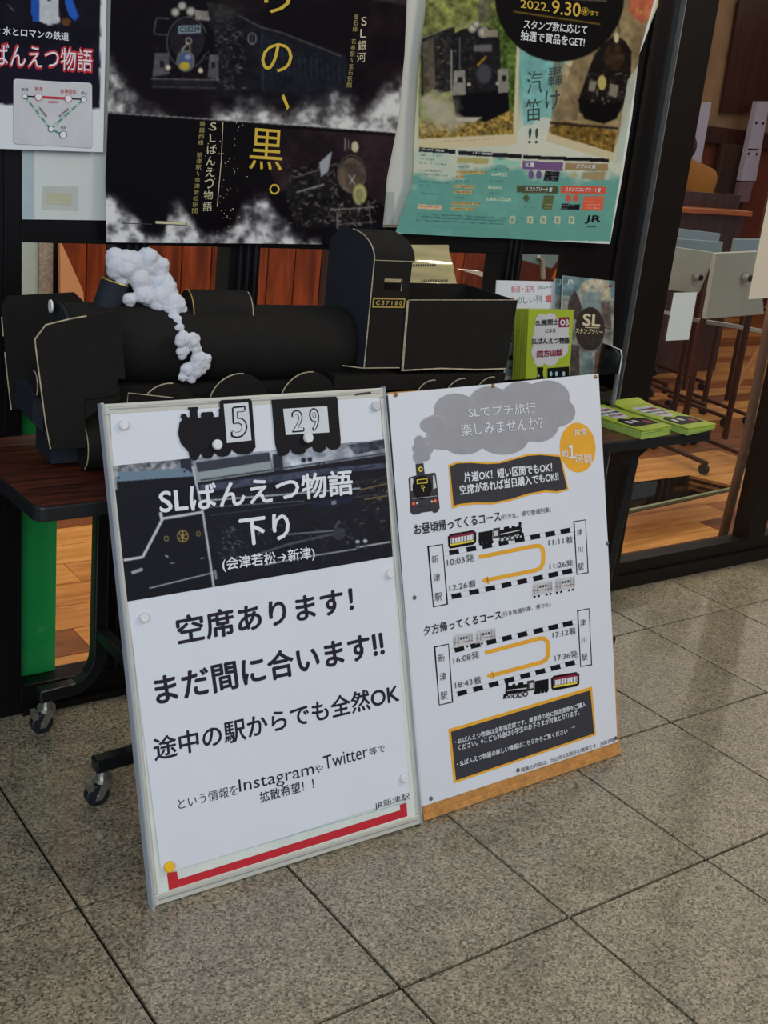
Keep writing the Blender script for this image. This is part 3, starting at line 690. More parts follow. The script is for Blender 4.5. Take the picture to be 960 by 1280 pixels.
def rbox(x0, y0, x1, y1, r, sk=0.0, n=5):
    P = []
    for cx, cy, a0 in ((x1 - r, y0 + r, -90), (x1 - r, y1 - r, 0), (x0 + r, y1 - r, 90), (x0 + r, y0 + r, 180)):
        for i in range(n + 1):
            a = math.radians(a0 + 90 * i / n); x = cx + r * math.cos(a); P.append((x, cy + r * math.sin(a) + (x - x0) * sk))
    return P
ms = [K['grey'], K['lgrey'], K['ink'], K['red'], K['teal'], K['white_ink'], K['crimson']]
q = G(); flat(q, PP, rbox(16, 98, 114, 180, 4, .055), 2, 0); flat(q, PP, rbox(16.8, 98.8, 113.2, 179.2, 4, .055), 3, 5)
flat(q, PP, rbox(17.5, 99.5, 112.5, 178.5, 4, .055), 4, 1)
stroke(q, PP, [(30, 120), (47, 121)], 1.6, 5, 2); stroke(q, PP, [(47, 121), (84, 123)], 3, 5, 3); stroke(q, PP, [(84, 123), (103, 124)], 1.6, 5, 2)
stroke(q, PP, [(30, 120), (62, 161)], 2.2, 5, 4); stroke(q, PP, [(62, 161), (103, 124)], 2.2, 5, 4); stroke(q, PP, [(62, 161), (77, 168)], 2.2, 5, 4)
for (a, b) in (((30, 120), (62, 161)), ((62, 161), (103, 124))):
    for i in range(1, 9, 2):
        f, h = i / 9, (i + .8) / 9; stroke(q, PP, [(a[0] + (b[0] - a[0]) * f, a[1] + (b[1] - a[1]) * f), (a[0] + (b[0] - a[0]) * h, a[1] + (b[1] - a[1]) * h)], 1.1, 6, 5)
for x, y, r in ((30, 120, 3.6), (47, 121, 4.8), (84, 123, 4.8), (103, 124, 3.8), (62.5, 161, 3.8), (77.5, 168, 4.8)):
    flat(q, PP, ell(x, y, r, r, 16), 7, 2 if r < 4 else 3 if y < 130 else 2); flat(q, PP, ell(x, y, r - .7, r - .7, 16), 8, 5)
O('map_panel', q, ms, lp, kind='stuff')
q = G()
text(q, PP, '水とロマンの鉄道', (3, 43.5), (84.5, 51), (3, 33), 3, .02, 0)
text(q, PP, 'な', (-10, 43), (-.5, 43.5), (-10, 33), 3, .02, 0)
text(q, PP, 'ばんえつ物語', (-10.5, 83.5), (114.3, 91.2), (-10.5, 51.5), 3, .055, 1)
text(q, PP, 'ばんえつ物語', (-9, 81.5), (113.3, 89.6), (-9, 53), 5, .0, 0)
text(q, PP, '新潟', (26, 113.5), (34, 114), (26, 109.5), 6, 0, 2); text(q, PP, '新津', (42.5, 113.5), (52, 114), (42.5, 108), 6, .01, 1)
text(q, PP, '会津若松', (74, 116), (94, 117), (74, 110.5), 6, .01, 1); text(q, PP, '郡山', (100, 118), (107, 118.4), (100, 114), 6, 0, 2)
text(q, PP, '磐越西線', (59, 128.5), (71.5, 129), (59, 125.5), 6, 0, 1); text(q, PP, '東京', (74.5, 160.5), (81, 161), (74.5, 157), 6, 0, 2)
text(q, PP, '上越新幹線', (45.5, 133.5), (56, 147), (47.5, 131), 6, 0, 2); text(q, PP, '東北新幹線', (73, 147), (85, 137), (71.5, 144.5), 6, 0, 2)
O('lettering', q, [K['white_ink'], K['red'], K['ink']], lp, kind='stuff')

# --- dark poster with two locomotives in steam
cv = Canvas(120, -90, 520, 312, (17, 13, 17))
f = fbm(cv.h, cv.w, 60 * cv.k, 3, 4); cv.blend(np.clip((f - .55) * 1.5, 0, .35), (74, 52, 54))
cv.poly([(380, -90), (520, -90), (520, 8), (440, -4), (400, -30)], (96, 92, 94), .35, .4, 8, 20)
# upper engine with its train
cv.poly([(262, 12), (300, 8), (330, 33), (380, 50), (430, 68), (440, 100), (430, 130), (320, 128), (262, 118)], (24, 22, 27), 1, .25, 6, 10)
cv.poly([(322, 36), (352, 42), (390, 58), (432, 74), (436, 112), (330, 116), (322, 90)], (25, 27, 34), 1, .2, 6, 8)
cv.line([(285, 12), (326, 34), (350, 40), (400, 60), (425, 70)], 1.3, (112, 104, 98), .8); cv.line([(327, 42), (329, 112)], 1, (60, 62, 72))
for x in range(338, 430, 7): cv.line([(x, 58 + (x - 338) * .25), (x + 1, 92 + (x - 338) * .12)], 1, (52, 56, 74), .7)
cv.ring(315, 48, 5, 7, 1.3, (138, 138, 136)); cv.line([(315, 42), (315, 54)], 1, (138, 138, 136))
cv.clutter(262, 30, 305, 112, 90, 3, [(104, 98, 92), (60, 54, 54), (132, 126, 116), (16, 14, 16)], 12)
cv.clutter(256, 8, 300, 40, 35, 5, [(96, 94, 92), (50, 48, 52)], 9)
cv.line([(194, 26), (196, 22), (212, 23)], 1.2, (104, 102, 102)); cv.line([(192, 42), (194, 26)], 1.4, (96, 96, 98)); cv.line([(192, 42), (212, 44)], 1.1, (92, 92, 94))
cv.ell(234, 53, 27, 34, (12, 11, 14)); cv.ring(234, 53, 25.5, 32, 1.4, (108, 104, 104), .8); cv.ell(234, 49, 22, 26, (33, 29, 36), 1, tex=.12)
cv.poly([(258, 28), (268, 40), (272, 90), (262, 100), (256, 80)], (14, 13, 15)); cv.clutter(190, 55, 290, 112, 50, 14, [(70, 68, 70), (34, 32, 34)], 8)
for x, y, r in ((219, 15, 6), (227.5, 7, 6), (238.5, 14, 6.5)): cv.ell(x, y, r, r, (98, 96, 94)); cv.ell(x, y, r * .66, r * .66, (164, 162, 152))
cv.poly([(244, 12), (262, 14), (262, 26), (244, 24)], (128, 122, 116), 1, .2); cv.ell(276, 16, 11, 12, (46, 46, 46), 1, tex=.4); cv.poly([(258, 2), (300, 10), (300, 22), (262, 24)], (40, 39, 40), .8, .4)
cv.poly([(223, 32), (251, 31), (251, 41), (223, 42)], (118, 136, 150)); cv.ell(232, 76, 11.5, 13.5, (118, 118, 88)); cv.ell(232, 76, 10, 12, (70, 84, 112)); cv.ell(231, 82, 6.5, 5, (176, 152, 52)); cv.ell(235, 71, 4, 3, (130, 140, 160))
cv.ring(236, 51, 3.5, 4, 1.3, (170, 162, 140)); cv.line([(236, 52), (227, 63)], 1.6, (176, 168, 150)); cv.line([(237, 54), (238, 64)], 1.2, (150, 144, 130))
cv.poly([(193, 66), (211, 66), (212, 92), (190, 96)], (80, 78, 84), 1, .15); cv.poly([(262, 68), (274, 68), (273, 98), (260, 96)], (82, 80, 86), 1, .15); cv.poly([(200, 76), (205, 76), (205, 84), (200, 84)], (24, 22, 26)); cv.poly([(265, 78), (269, 78), (269, 85), (265, 85)], (24, 22, 26))
cv.poly([(188, 97), (275, 99), (272, 112), (190, 110)], (30, 28, 32), 1, .2); cv.line([(188, 98), (274, 100)], 1.4, (98, 94, 94)); cv.line([(190, 108), (272, 110)], 1.1, (74, 70, 70))
for x, y in ((210, 84), (251, 88)): cv.ell(x, y, 3.2, 3.2, (196, 184, 160))
cv.smoke([(128, 52), (142, 66), (160, 96), (182, 118), (215, 140), (250, 146), (268, 120), (300, 112), (330, 124), (352, 128), (372, 118), (398, 108), (414, 100), (426, 116), (446, 128), (460, 124), (480, 96), (500, 84), (516, 80)], [(128, 142), (500, 168), (516, 168)], 21)
cv.poly([(120, 138), (310, 152), (520, 168), (520, 312), (120, 312)], (14, 10, 13))
cv.poly([(350, 160), (500, 170), (480, 260), (420, 215), (350, 240), (330, 200)], (48, 34, 38), .6, .5, 9, 26)
cv.line([(128, 140), (310, 152), (500, 165)], 1.1, (196, 196, 194), .9)
# lower engine
cv.poly([(356, 240), (366, 218), (392, 200), (424, 196), (450, 212), (456, 260), (440, 284), (370, 284)], (24, 21, 22), 1, .3, 5, 8)
cv.clutter(360, 205, 424, 280, 120, 8, [(118, 110, 104), (70, 64, 60), (150, 142, 132), (12, 10, 12)], 12); cv.line([(370, 240), (404, 230)], 1.6, (160, 158, 154)); cv.line([(366, 222), (420, 204)], 1.2, (120, 112, 104))
cv.poly([(398, 203), (414, 188), (409, 214), (400, 221)], (150, 152, 158)); cv.line([(430, 172), (430, 188)], 1.6, (128, 124, 120)); cv.line([(434, 174), (434, 186)], 1.2, (120, 116, 112))
cv.ell(438, 217, 19, 25, (20, 17, 18)); cv.ell(438, 218, 16.5, 22, (88, 74, 64), 1, tex=.2); cv.ell(442, 222, 12, 16, (64, 52, 46), .5); cv.ell(442, 183, 4.5, 7, (188, 176, 140)); cv.ring(438, 217, 17.5, 23.5, 1.2, (124, 112, 102), .8)
cv.line([(434, 218), (442, 230)], 1.3, (170, 160, 146)); cv.line([(442, 218), (435, 230)], 1.3, (170, 160, 146)); cv.poly([(430, 204), (444, 204), (444, 209), (430, 209)], (66, 56, 50))
cv.ell(447.5, 242, 9, 13.5, (120, 116, 66)); cv.ell(447.5, 242, 7.6, 12, (164, 158, 104)); cv.ell(447, 243, 5, 8, (132, 130, 90))
cv.clutter(410, 248, 468, 286, 90, 12, [(130, 122, 114), (84, 78, 74), (20, 17, 18), (160, 150, 140)], 10); cv.line([(410, 262), (466, 258)], 1.4, (140, 132, 124)); cv.line([(420, 280), (468, 276)], 1.2, (112, 106, 100)); cv.line([(420, 264), (420, 286)], 1.4, (120, 116, 110)); cv.line([(458, 250), (462, 284)], 1.4, (110, 106, 102))
cv.smoke([(120, 218), (140, 236), (160, 256), (180, 282), (202, 278), (208, 256), (222, 250), (240, 262), (256, 284), (276, 286), (296, 262), (318, 228), (334, 236), (350, 264), (372, 278), (390, 286), (401, 285), (404, 330)], [(120, 312), (404, 312)], 31, (214, 214, 212), (92, 90, 94), 26, 20)
cv.poly([(404, 288), (520, 270), (520, 312), (404, 312)], (16, 15, 24), .8)
cv.blur(2)
left = [(140, -90), (138, -10), (136, 68), (133.5, 146), (130, 225), (131, 302)]
right = [(508, -90), (508, -10), (505, 68), (497, 150), (482, 222), (474, 306)]
dp = E_('black_locomotive_poster', tuple(PP.at(300, 300)), 'black poster with gold characters and two steam engines in white steam', 'poster', 'railway posters on the glass wall')
sheet('printed_sheet', PP, cv, left, right, 330, 350, K['print'], dp)
q = G()
vtext(q, PP, 'の', (344, 49), (347, 95), 38, 3, .0, 0, -.05); vtext(q, PP, 'り', (346, -30), (346, 21), 34, 3, 0, 0, -.05); text(q, PP, '、', (351, 137), (361, 138), (352, 117), 3, 0, 0)
text(q, PP, '黒', (311, 211), (352, 213.5), (314, 159.5), 3, .0, 0); text(q, PP, '。', (336, 243), (349, 243.5), (336.5, 229.5), 3, .0, 0)
vtext(q, PP, 'SLばんえつ物語', (267.5, 151), (257.5, 265), 11.5, 3, .0, 1, -.05); vtext(q, PP, '磐越西線　新津駅〜会津若松駅間', (253.5, 151), (241.5, 267), 6.8, 3, .0, 2, -.05)
vtext(q, PP, 'SL銀河', (453.5, 19), (449, 79), 11, 3, .0, 1, -.05); vtext(q, PP, '釜石線　花巻駅〜釜石駅間', (443.5, 17), (434.5, 110), 5.6, 3, .0, 2, -.05)
text(q, PP, 'C58239', (225, 40), (249.5, 39.6), (225, 33.5), 4, .02, 3)
stroke(q, PP, [(279, 152), (276.5, 200), (270.5, 258)], .8, 3, 1)
r_ = random.Random(3)
for i in range(60):
    x, y = r_.gauss(284, 12), r_.uniform(150, 290); flat(q, PP, ell(x, y, r_.uniform(.3, .9), r_.uniform(.3, .9), 5), 3, 1)
stroke(q, PP, [(150, 278), (188, 279.5)], 1.0, 3, 3)
flat(q, PP, rbox(191, 275, 232, 279.4, 2, .05), 3, 3); flat(q, PP, rbox(192, 275.6, 231, 278.6, 1.4, .05), 4, 1)
O('lettering', q, [K['gold_ink'], mat('pale_gold_ink', (196, 188, 152), .45), mat('dim_gold_ink', (160, 146, 84), .45), K['dgrey']], dp, kind='stuff')

# --- teal poster
cv = Canvas(480, -90, 840, 312, (98, 152, 140))
f = fbm(cv.h, cv.w, 24 * cv.k, 13, 5)
m_ = np.clip((218 + 14 * (f * 2 - 1) * 2 - cv.Yy + (np.abs(cv.X - 640) * .10)) / 14, 0, 1); cv.blend(m_ * np.clip((cv.Yy - 100) / 60, 0, 1) * .9, (200, 196, 176))
cv.blend(np.clip((f - .5) * 1.2, 0, .3), (126, 182, 170))
cv.poly([(648, 60), (712, 60), (700, 160), (655, 175)], (116, 168, 164), .9, .1, 2, 10)
for i, (x, y, r) in enumerate(((662, 168, 16), (680, 158, 15), (696, 172, 17), (650, 182, 16), (712, 186, 18), (680, 184, 22))): cv.ell(x, y, r, r * .8, (196, 196, 180), .9)
cv.poly([(518, -90), (652, -90), (645, 178), (640, 181), (519, 187)], (196, 184, 148))
cv.poly([(522, -90), (646, -90), (640, 167), (521, 173)], (112, 118, 64), 1, .35, 7, 8)
cv.poly([(522, 150), (560, 155), (640, 135), (640, 167), (521, 173)], (134, 112, 56), 1, .5, 9, 3)
cv.poly([(615, 20), (646, 10), (641, 140), (622, 130)], (70, 88, 40), 1, .4, 4, 5)
cv.ring(556, 20, 21, 18, 1.0, (150, 140, 110), .7); cv.ring(556, 20, 16, 13, .8, (150, 140, 110), .5)
cv.poly([(596, -10), (612, -10), (610, 26), (596, 30)], (88, 86, 74), .7, .3)
cv.poly([(524, 48), (545, 40), (566, 32), (566, 112), (548, 116), (538, 110), (524, 122)], (36, 36, 34), 1, .25, 4, 5); cv.poly([(526, 52), (540, 46), (542, 108), (527, 120)], (82, 74, 62), 1, .2); cv.line([(524, 48), (560, 34), (586, 28)], 1.2, (120, 116, 104))
cv.poly([(562, 44), (575, 36), (600, 32), (622, 38), (624, 84), (632, 122), (628, 140), (604, 152), (570, 144), (564, 120), (560, 80)], (29, 28, 30), 1, .12)
cv.poly([(563, 118), (634, 112), (635, 138), (606, 152), (568, 146)], (17, 16, 19))
cv.clutter(540, 42, 566, 112, 60, 17, [(96, 92, 84), (52, 48, 44), (18, 17, 18), (140, 134, 120)], 9); cv.clutter(562, 44, 624, 112, 60, 18, [(62, 60, 60), (36, 34, 36), (90, 88, 82)], 8)
for x, y, r in ((588, 35, 6), (602, 40, 7.5), (593, 30, 5)): cv.ell(x, y, r, r, (124, 122, 112)); cv.ell(x, y, r * .6, r * .6, (176, 172, 156))
cv.poly([(602, 36), (621, 37), (621, 46), (602, 46)], (134, 126, 108), 1, .1); cv.poly([(590, 56), (613, 55), (613, 64), (590, 64)], (98, 94, 96)); cv.line([(594, 82), (606, 70)], 2.4, (150, 116, 40)); cv.ell(603, 92, 10, 13, (52, 52, 60)); cv.ell(603, 92, 8, 11, (70, 68, 76), .8)
cv.poly([(565, 88), (579, 87), (580, 118), (563, 119)], (132, 130, 118), 1, .1); cv.poly([(620, 86), (634, 85), (634, 115), (621, 116)], (128, 126, 116), 1, .1); cv.poly([(570, 96), (576, 96), (576, 103), (570, 103)], (28, 28, 30)); cv.poly([(626, 94), (631, 94), (631, 101), (626, 101)], (28, 28, 30))
cv.line([(562, 62), (562, 118)], 1.6, (146, 146, 136)); cv.line([(572, 46), (572, 88)], 1.2, (104, 104, 100)); cv.ell(584, 105, 2.5, 2.5, (170, 164, 140)); cv.ell(620, 104, 2.5, 2.5, (150, 150, 140))
cv.poly([(524, 124), (545, 110), (562, 118), (566, 146), (600, 150), (580, 156), (522, 168)], (164, 154, 132), .35, .1, 6, 8); r_ = random.Random(77)
for _ in range(150):
    t_ = r_.random(); cv.ell(526 + t_ * 44 + r_.gauss(0, 5), 128 + t_ * 22 + r_.gauss(0, 9), r_.uniform(3, 9), r_.uniform(3, 8), r_.choice([(170, 162, 142), (156, 148, 128), (182, 176, 158)]), .13)
cv.poly([(566, 146), (602, 146), (590, 152), (568, 151)], (172, 168, 152)); cv.line([(576, 152), (606, 168)], 1.6, (96, 84, 60)); cv.line([(608, 150), (640, 160)], 1.6, (96, 84, 60))
# right photograph, turned
cv.poly([(748, -90), (838, -90), (808, 90), (763, 201), (760, 200), (681, 176)], (190, 178, 144)); cv.poly([(748, -90), (834, -90), (802, 85), (765, 187), (684, 165), (720, 60)], (132, 114, 82), 1, .2, 9, 14)
cv.poly([(685, 160), (700, 150), (768, 164), (764, 190), (688, 167)], (108, 84, 40), 1, .4, 9, 4); cv.line([(686, 153), (770, 160)], 3, (44, 36, 28)); cv.poly([(690, 70), (722, 90), (720, 150), (688, 152)], (120, 104, 78), .7, .3, 4, 10)
cv.poly([(742, 66), (752, 54), (765, 44), (778, 50), (787, 64), (786, 90), (778, 128), (772, 140), (756, 150), (740, 148), (722, 140), (721, 124), (728, 104), (736, 80)], (28, 24, 22), 1, .2, 3, 5)
cv.poly([(720, 124), (776, 128), (768, 148), (752, 154), (728, 148)], (17, 15, 16)); cv.ell(765, 71, 13, 17, (52, 38, 28), 1, tex=.3); cv.ell(768, 47, 3.2, 6.5, (188, 176, 134)); cv.line([(770, 28), (772, 42)], 2.4, (84, 76, 60))
cv.ell(750, 103, 5.4, 9.5, (172, 158, 92)); cv.clutter(733, 88, 780, 128, 70, 22, [(128, 122, 104), (60, 54, 48), (160, 154, 136), (18, 16, 17)], 8); cv.ell(750, 103, 5.4, 9.5, (172, 158, 92)); cv.poly([(735, 100), (744, 101), (741, 114), (733, 113)], (140, 134, 116), .8); cv.poly([(760, 104), (771, 106), (768, 122), (758, 119)], (140, 134, 116), .8)
cv.poly([(786, -20), (822, -20), (812, 20), (800, 30), (783, 14)], (176, 92, 66), .9, .15); cv.ring(774, 12, 7, 7, .8, (150, 140, 112), .6)
cv.ell(697, -6, 81, 83, (20, 18, 19)); cv.line([(640, 14), (748, 30)], 1.2, (164, 128, 44)); cv.line([(650, -6), (756, 1)], 2.2, (120, 112, 96), .7)
cv.blur(2, 178)
# lower tables: printed blocks and unreadable fine print
def bar(x0, y0, x1, y1, col, sk=.06, al=1.0): cv.poly([(x0, y0), (x1, y0 + (x1 - x0) * sk), (x1 - .4, y1 + (x1 - x0) * sk), (x0 - .4, y1)], col, al)
bar(521.5, 183.5, 567, 189, (34, 36, 42)); bar(570.5, 187.5, 651, 193, (34, 36, 42)); bar(653, 193.5, 758.5, 198, (26, 26, 30), .04)
bar(569, 195.5, 609, 202.5, (164, 156, 100)); bar(615, 199, 649, 205, (140, 188, 166))
bar(652.5, 200.5, 702, 211, (112, 84, 124), .04); bar(704.5, 203, 757.5, 212, (146, 124, 88), .02); bar(645.5, 231.5, 696, 240.5, (78, 82, 54), .02); bar(699.5, 231.5, 754.5, 241, (200, 84, 64), .02)
for x, y in ((663, 218), (672.5, 218)): cv.ell(x, y, 3.6, 5.6, (104, 82, 128))
cv.poly([(680.5, 213), (698, 213.5), (696, 226), (678, 225)], (28, 28, 32)); cv.poly([(726, 215), (754, 213.5), (752, 225), (724, 223)], (150, 134, 96)); cv.ell(715, 218.5, 4, 4, (166, 160, 120)); cv.poly([(679, 243.5), (691, 244), (688, 262), (675.5, 261)], (88, 96, 60)); cv.poly([(657, 242), (662, 247), (657, 253), (652, 247)], (78, 92, 58))
cv.poly([(727, 245), (752, 244.5), (750, 262), (723.5, 262)], (204, 92, 68)); cv.poly([(700.5, 254), (722.5, 255), (721, 261.5), (699, 261.5)], (28, 28, 32)); cv.ell(708, 247, 3.6, 4.6, (196, 88, 66)); cv.ell(717, 247, 3.6, 4.6, (196, 88, 66))
r_ = random.Random(12)
def fine(x0, y, x1, col, h=1.7, sk=.06, gap=.35):
    x = x0
    while x < x1:
        l = r_.uniform(1.0, 2.0)
        if r_.random() > gap * .5: cv.poly([(x, y + (x - x0) * sk), (x + l * .8, y + (x + l - x0) * sk), (x + l * .5, y + h + (x + l - x0) * sk), (x - .3, y + h + (x - x0) * sk)], col, r_.uniform(.5, .9))
        x += l + .5
for y, x1 in ((192, 548), (197, 540), (202, 556), (211, 551), (216, 557), (225, 557), (230, 533), (240, 547)): fine(522, y, x1, (52, 92, 88))
for x, y, x1, c in ((570, 207, 585, 0), (569, 213, 605, 1), (568, 219, 578, 1), (567, 225, 584, 0), (566, 231, 592, 1), (565, 238, 588, 1), (564, 245, 580, 0), (563, 252, 598, 1), (562, 259, 592, 1), (616, 210, 634, 0), (614, 216, 633, 2), (612, 225, 628, 0), (610, 232, 628, 2), (609, 240, 626, 0), (608, 247, 638, 2)):
    if c: bar(x - 1, y - .8, x1, y + 3, (190, 160, 100) if c == 1 else (176, 200, 176), .03)
    fine(x, y, x1, (52, 84, 80), 1.9, .03)
bar(519.5, 254.5, 549, 260, (206, 180, 150), .05); fine(521, 256, 546, (150, 70, 40), 1.8, .05)
cv.line([(519, 266), (632, 272.5)], .8, (56, 92, 88)); cv.line([(517, 274), (630, 280)], .8, (56, 92, 88)); fine(519, 268.5, 630, (50, 86, 84), 2.6, .055, .1)
for x in (640, 662, 678, 695, 712): cv.poly([(x - 3.5, 269.5), (x + 3.5, 270), (x + 3, 279), (x - 4, 278.5)], (190, 190, 160)); cv.poly([(x - 1.8, 271.5), (x + 1.8, 271.5), (x + 1.5, 277), (x - 2, 277)], (120, 150, 120))
for x in (645, 666, 683, 699): fine(x, 272, x + 10, (70, 116, 110), .9); fine(x, 276, x + 9, (70, 116, 110), .9)
for y in (227, 252, 258): fine(648, y, 672, (70, 116, 110), .8, .03)
fine(514, 281, 610, (76, 122, 116), .7, .04); fine(546, 176, 616, (140, 128, 96), 1.3, -.05); fine(683, 213, 700, (180, 180, 180), .8, .04)
for y in (216, 219.5, 223): fine(681, y, 694, (196, 196, 196), .9, .03)
for y in (247, 251, 255, 259): fine(728, y, 748, (240, 210, 190), .8, 0); fine(679, y, 688, (190, 190, 160), .8, 0)
for y in (256, 259): fine(702, y, 719, (196, 196, 196), .9, 0)
fine(728, 217, 750, (196, 182, 150), .8, 0); fine(728, 221, 750, (196, 182, 150), .8, 0)
# white margins
cv.line([(493, 291), (510, 295), (530, 299), (600, 301.5), (760, 302.5)], 3.4, (204, 210, 208)); cv.line([(820, -10), (800, 60), (790, 120), (778, 200), (769, 250), (761, 302)], 3.2, (208, 212, 208)); cv.poly([(782, 100), (796, 80), (775, 200), (765, 205)], (168, 180, 168), .8)
left = [(540, -90), (533, -10), (523, 68), (517, 146), (514, 226), (492, 291)]
right = [(822, -90), (821, 5), (797, 68), (788, 146), (775, 225), (760, 304.5)]
tp = E_('stamp_rally_poster', tuple(PP2.at(640, 300)), 'teal poster with black disc, two engine photographs and coloured tables', 'poster', 'railway posters on the glass wall')
sheet('printed_sheet', PP2, cv, left, right, 300, 350, K['print'], tp)
q = G()
text(q, PP2, '2022.', (649, 9.5), (685, 14.5), (649, -1), 4, .01, 0); text(q, PP2, '9.30', (688, 17), (723, 21), (689, 0), 4, .02, 0); text(q, PP2, '㊎', (724, 19), (734, 20), (724.5, 8.5), 4, .0, 0); text(q, PP2, 'まで', (736, 19), (746, 20.5), (736, 13), 4, .0, 0)
text(q, PP2, 'スタンプ数に応じて', (653, 35.5), (731, 43), (654, 24), 4, .015, 1); text(q, PP2, '抽選で賞品をGET!', (649, 50), (728, 59), (650, 37.5), 4, .015, 1)
vtext(q, PP2, '轟け', (694, 80), (688, 139), 18, 4, 0, 2, -.1); vtext(q, PP2, '汽笛', (668, 85), (664.5, 155), 19, 4, 0, 2, -.1)
text(q, PP2, '!!', (659, 179), (671, 179), (660, 160), 4, 0, 2)
text(q, PP2, 'SL賞', (655, 208.5), (666, 209), (656, 202.5), 4, .03, 1); text(q, PP2, 'ダブルSL賞', (717, 210), (741, 210.5), (718, 205), 4, .02, 1); text(q, PP2, 'SLコンプリート賞', (655.5, 238.5), (688, 239.5), (656.5, 233), 4, .02, 1); text(q, PP2, 'スタンプコンプリート賞', (704, 239), (747, 240), (705, 233.5), 4, .02, 1)
text(q, PP2, 'スタンプラリー参加方法', (523, 187.5), (552, 189.5), (523.5, 184.7), 4, .02, 1); text(q, PP2, 'スタンプ設置箇所', (588, 192), (614, 193.8), (588.5, 189.5), 4, .02, 1)
text(q, PP2, 'JR', (728, 278.5), (746.5, 279), (730, 268.5), 4, .05, 3); text(q, PP2, 'JR東日本', (730, 283.5), (742, 284), (730.5, 281), 4, .02, 3)
text(q, PP2, 'スタンプ', (790, 14), (810, 22), (792, 9), 4, .0, 0)
O('lettering', q, [K['gold_ink'], K['white_ink'], mat('deep_green_ink', (40, 62, 60), .5), K['ink']], tp, kind='stuff')

# ------------------------------------------------------------------ table
TH = .700; TYW = .0208
tb = E_('folding_table', (.9, .85, 0), 'rosewood-topped table on black castered legs carrying the card locomotive', 'table')
def tt(x, y, z):   # table frame: origin at front left corner
    c, s = math.cos(TYW), math.sin(TYW); return (-.009 + x * c - y * s, .661 + x * s + y * c, z)
TL, TD = 1.877, .448
def rrect(x0, y0, x1, y1, r, n=5):
    P = []
    for cx, cy, a0 in ((x1 - r, y0 + r, -90), (x1 - r, y1 - r, 0), (x0 + r, y1 - r, 90), (x0 + r, y0 + r, 180)):
        for i in range(n + 1): a = math.radians(a0 + 90 * i / n); P.append((cx + r * math.cos(a), cy + r * math.sin(a)))
    return P
q = G(); q.prism([tt(x, y, TH - .028) for x, y in rrect(0, 0, TL, TD, .022)], (0, 0, .027)); ed = O('edge_band', q, K['edge'], tb, bevel=.002)
q = G(); q.prism([tt(x, y, TH - .004) for x, y in rrect(.004, .004, TL - .004, TD - .004, .019)], (0, 0, .004)); O('tabletop', q, K['laminate'], tb)
def castor(x, y, par):
    q = G(); q.tube([(x, y, .062), (x, y, .080)], .013, 12); q.tube([(x, y, .056), (x, y, .064)], .021, 14)
    for s_ in (-1, 1): q.prism([(x - .006, y + s_ * .0145, .06), (x + .016, y + s_ * .0145, .06), (x - .006, y + s_ * .0145, .018), (x - .02, y + s_ * .0145, .018)], (0, .002 * s_, 0))
    b = O('castor', q, K['steel'], par, label='zinc castor fork')
    q = G(); q.tube([(x - .012, y - .011, .0255), (x - .012, y - .009, .0255), (x - .012, y + .009, .0255), (x - .012, y + .011, .0255)], [.022, .025, .025, .022], 20); O('wheel', q, K['rubber'], b, smooth=False)
    q = G(); q.tube([(x - .012, y - .018, .0255), (x - .012, y + .018, .0255)], .005, 10); q.box((x - .034, y - .012, .040), (x - .022, y + .012, .058)); O('brake', q, K['steel'], b)
for sgn, xc in ((1, .170), (-1, 1.62)):
    for yy, kx in ((1.075, .115), (.748, .12)):
        if sgn < 0 and yy > 1: yy = 1.085
        P = [(xc - sgn * .025, yy, .095), (xc + sgn * .03, yy, .098)]
        for a in range(0, 91, 15): ar = math.radians(a); P.append((xc + sgn * (.045 + (kx - .045) * math.sin(ar)), yy, .098 + .085 * (1 - math.cos(ar))))
        top_x = xc + sgn * kx if sgn > 0 else xc - .10 + .0
        if sgn > 0: P += [(xc + kx, yy, .40), (xc + kx, yy, TH - .03)]
        else: P = [(xc + .04, yy, .095), (xc - .0, yy, .098), (xc - .03, yy, .12), (xc - .04, yy, .17), (xc - .028, yy, .40), (xc - .01, yy, TH - .07)]
        q = G(); q.sweep(P, .016, .015, (0, 1, 0)); O('leg', q, K['leg'], tb, bevel=.004)
        castor(xc - sgn * .005 if sgn > 0 else xc + .02, yy, tb)
xl = .170 + .118; xr_ = 1.585
q = G(); q.box((xl - .013, .745, .215), (xl + .013, 1.08, .245)); O('crossbar', q, K['leg'], tb, bevel=.003)
q = G(); q.box((xr_ - .013, .745, .215), (xr_ + .013, 1.08, .245)); O('crossbar', q, K['leg'], tb, bevel=.003)
q = G(); q.box((xl, .90, .30), (xr_, .925, .34)); O('stretcher', q, K['leg'], tb, bevel=.003)
q = G(); q.prism([(1.57, .735, TH - .028), (1.68, .735, TH - .028), (1.66, .735, TH - .04), (1.61, .735, TH - .075), (1.57, .735, TH - .085)], (0, .03, 0)); O('bracket', q, K['leg'], tb)
q = G(); q.prism([(xl - .02, .735, TH - .028), (xl + .02, .735, TH - .028), (xl + .02, .735, TH - .06), (xl - .02, .735, TH - .06)], (0, .36, 0)); O('bracket', q, K['leg'], tb)

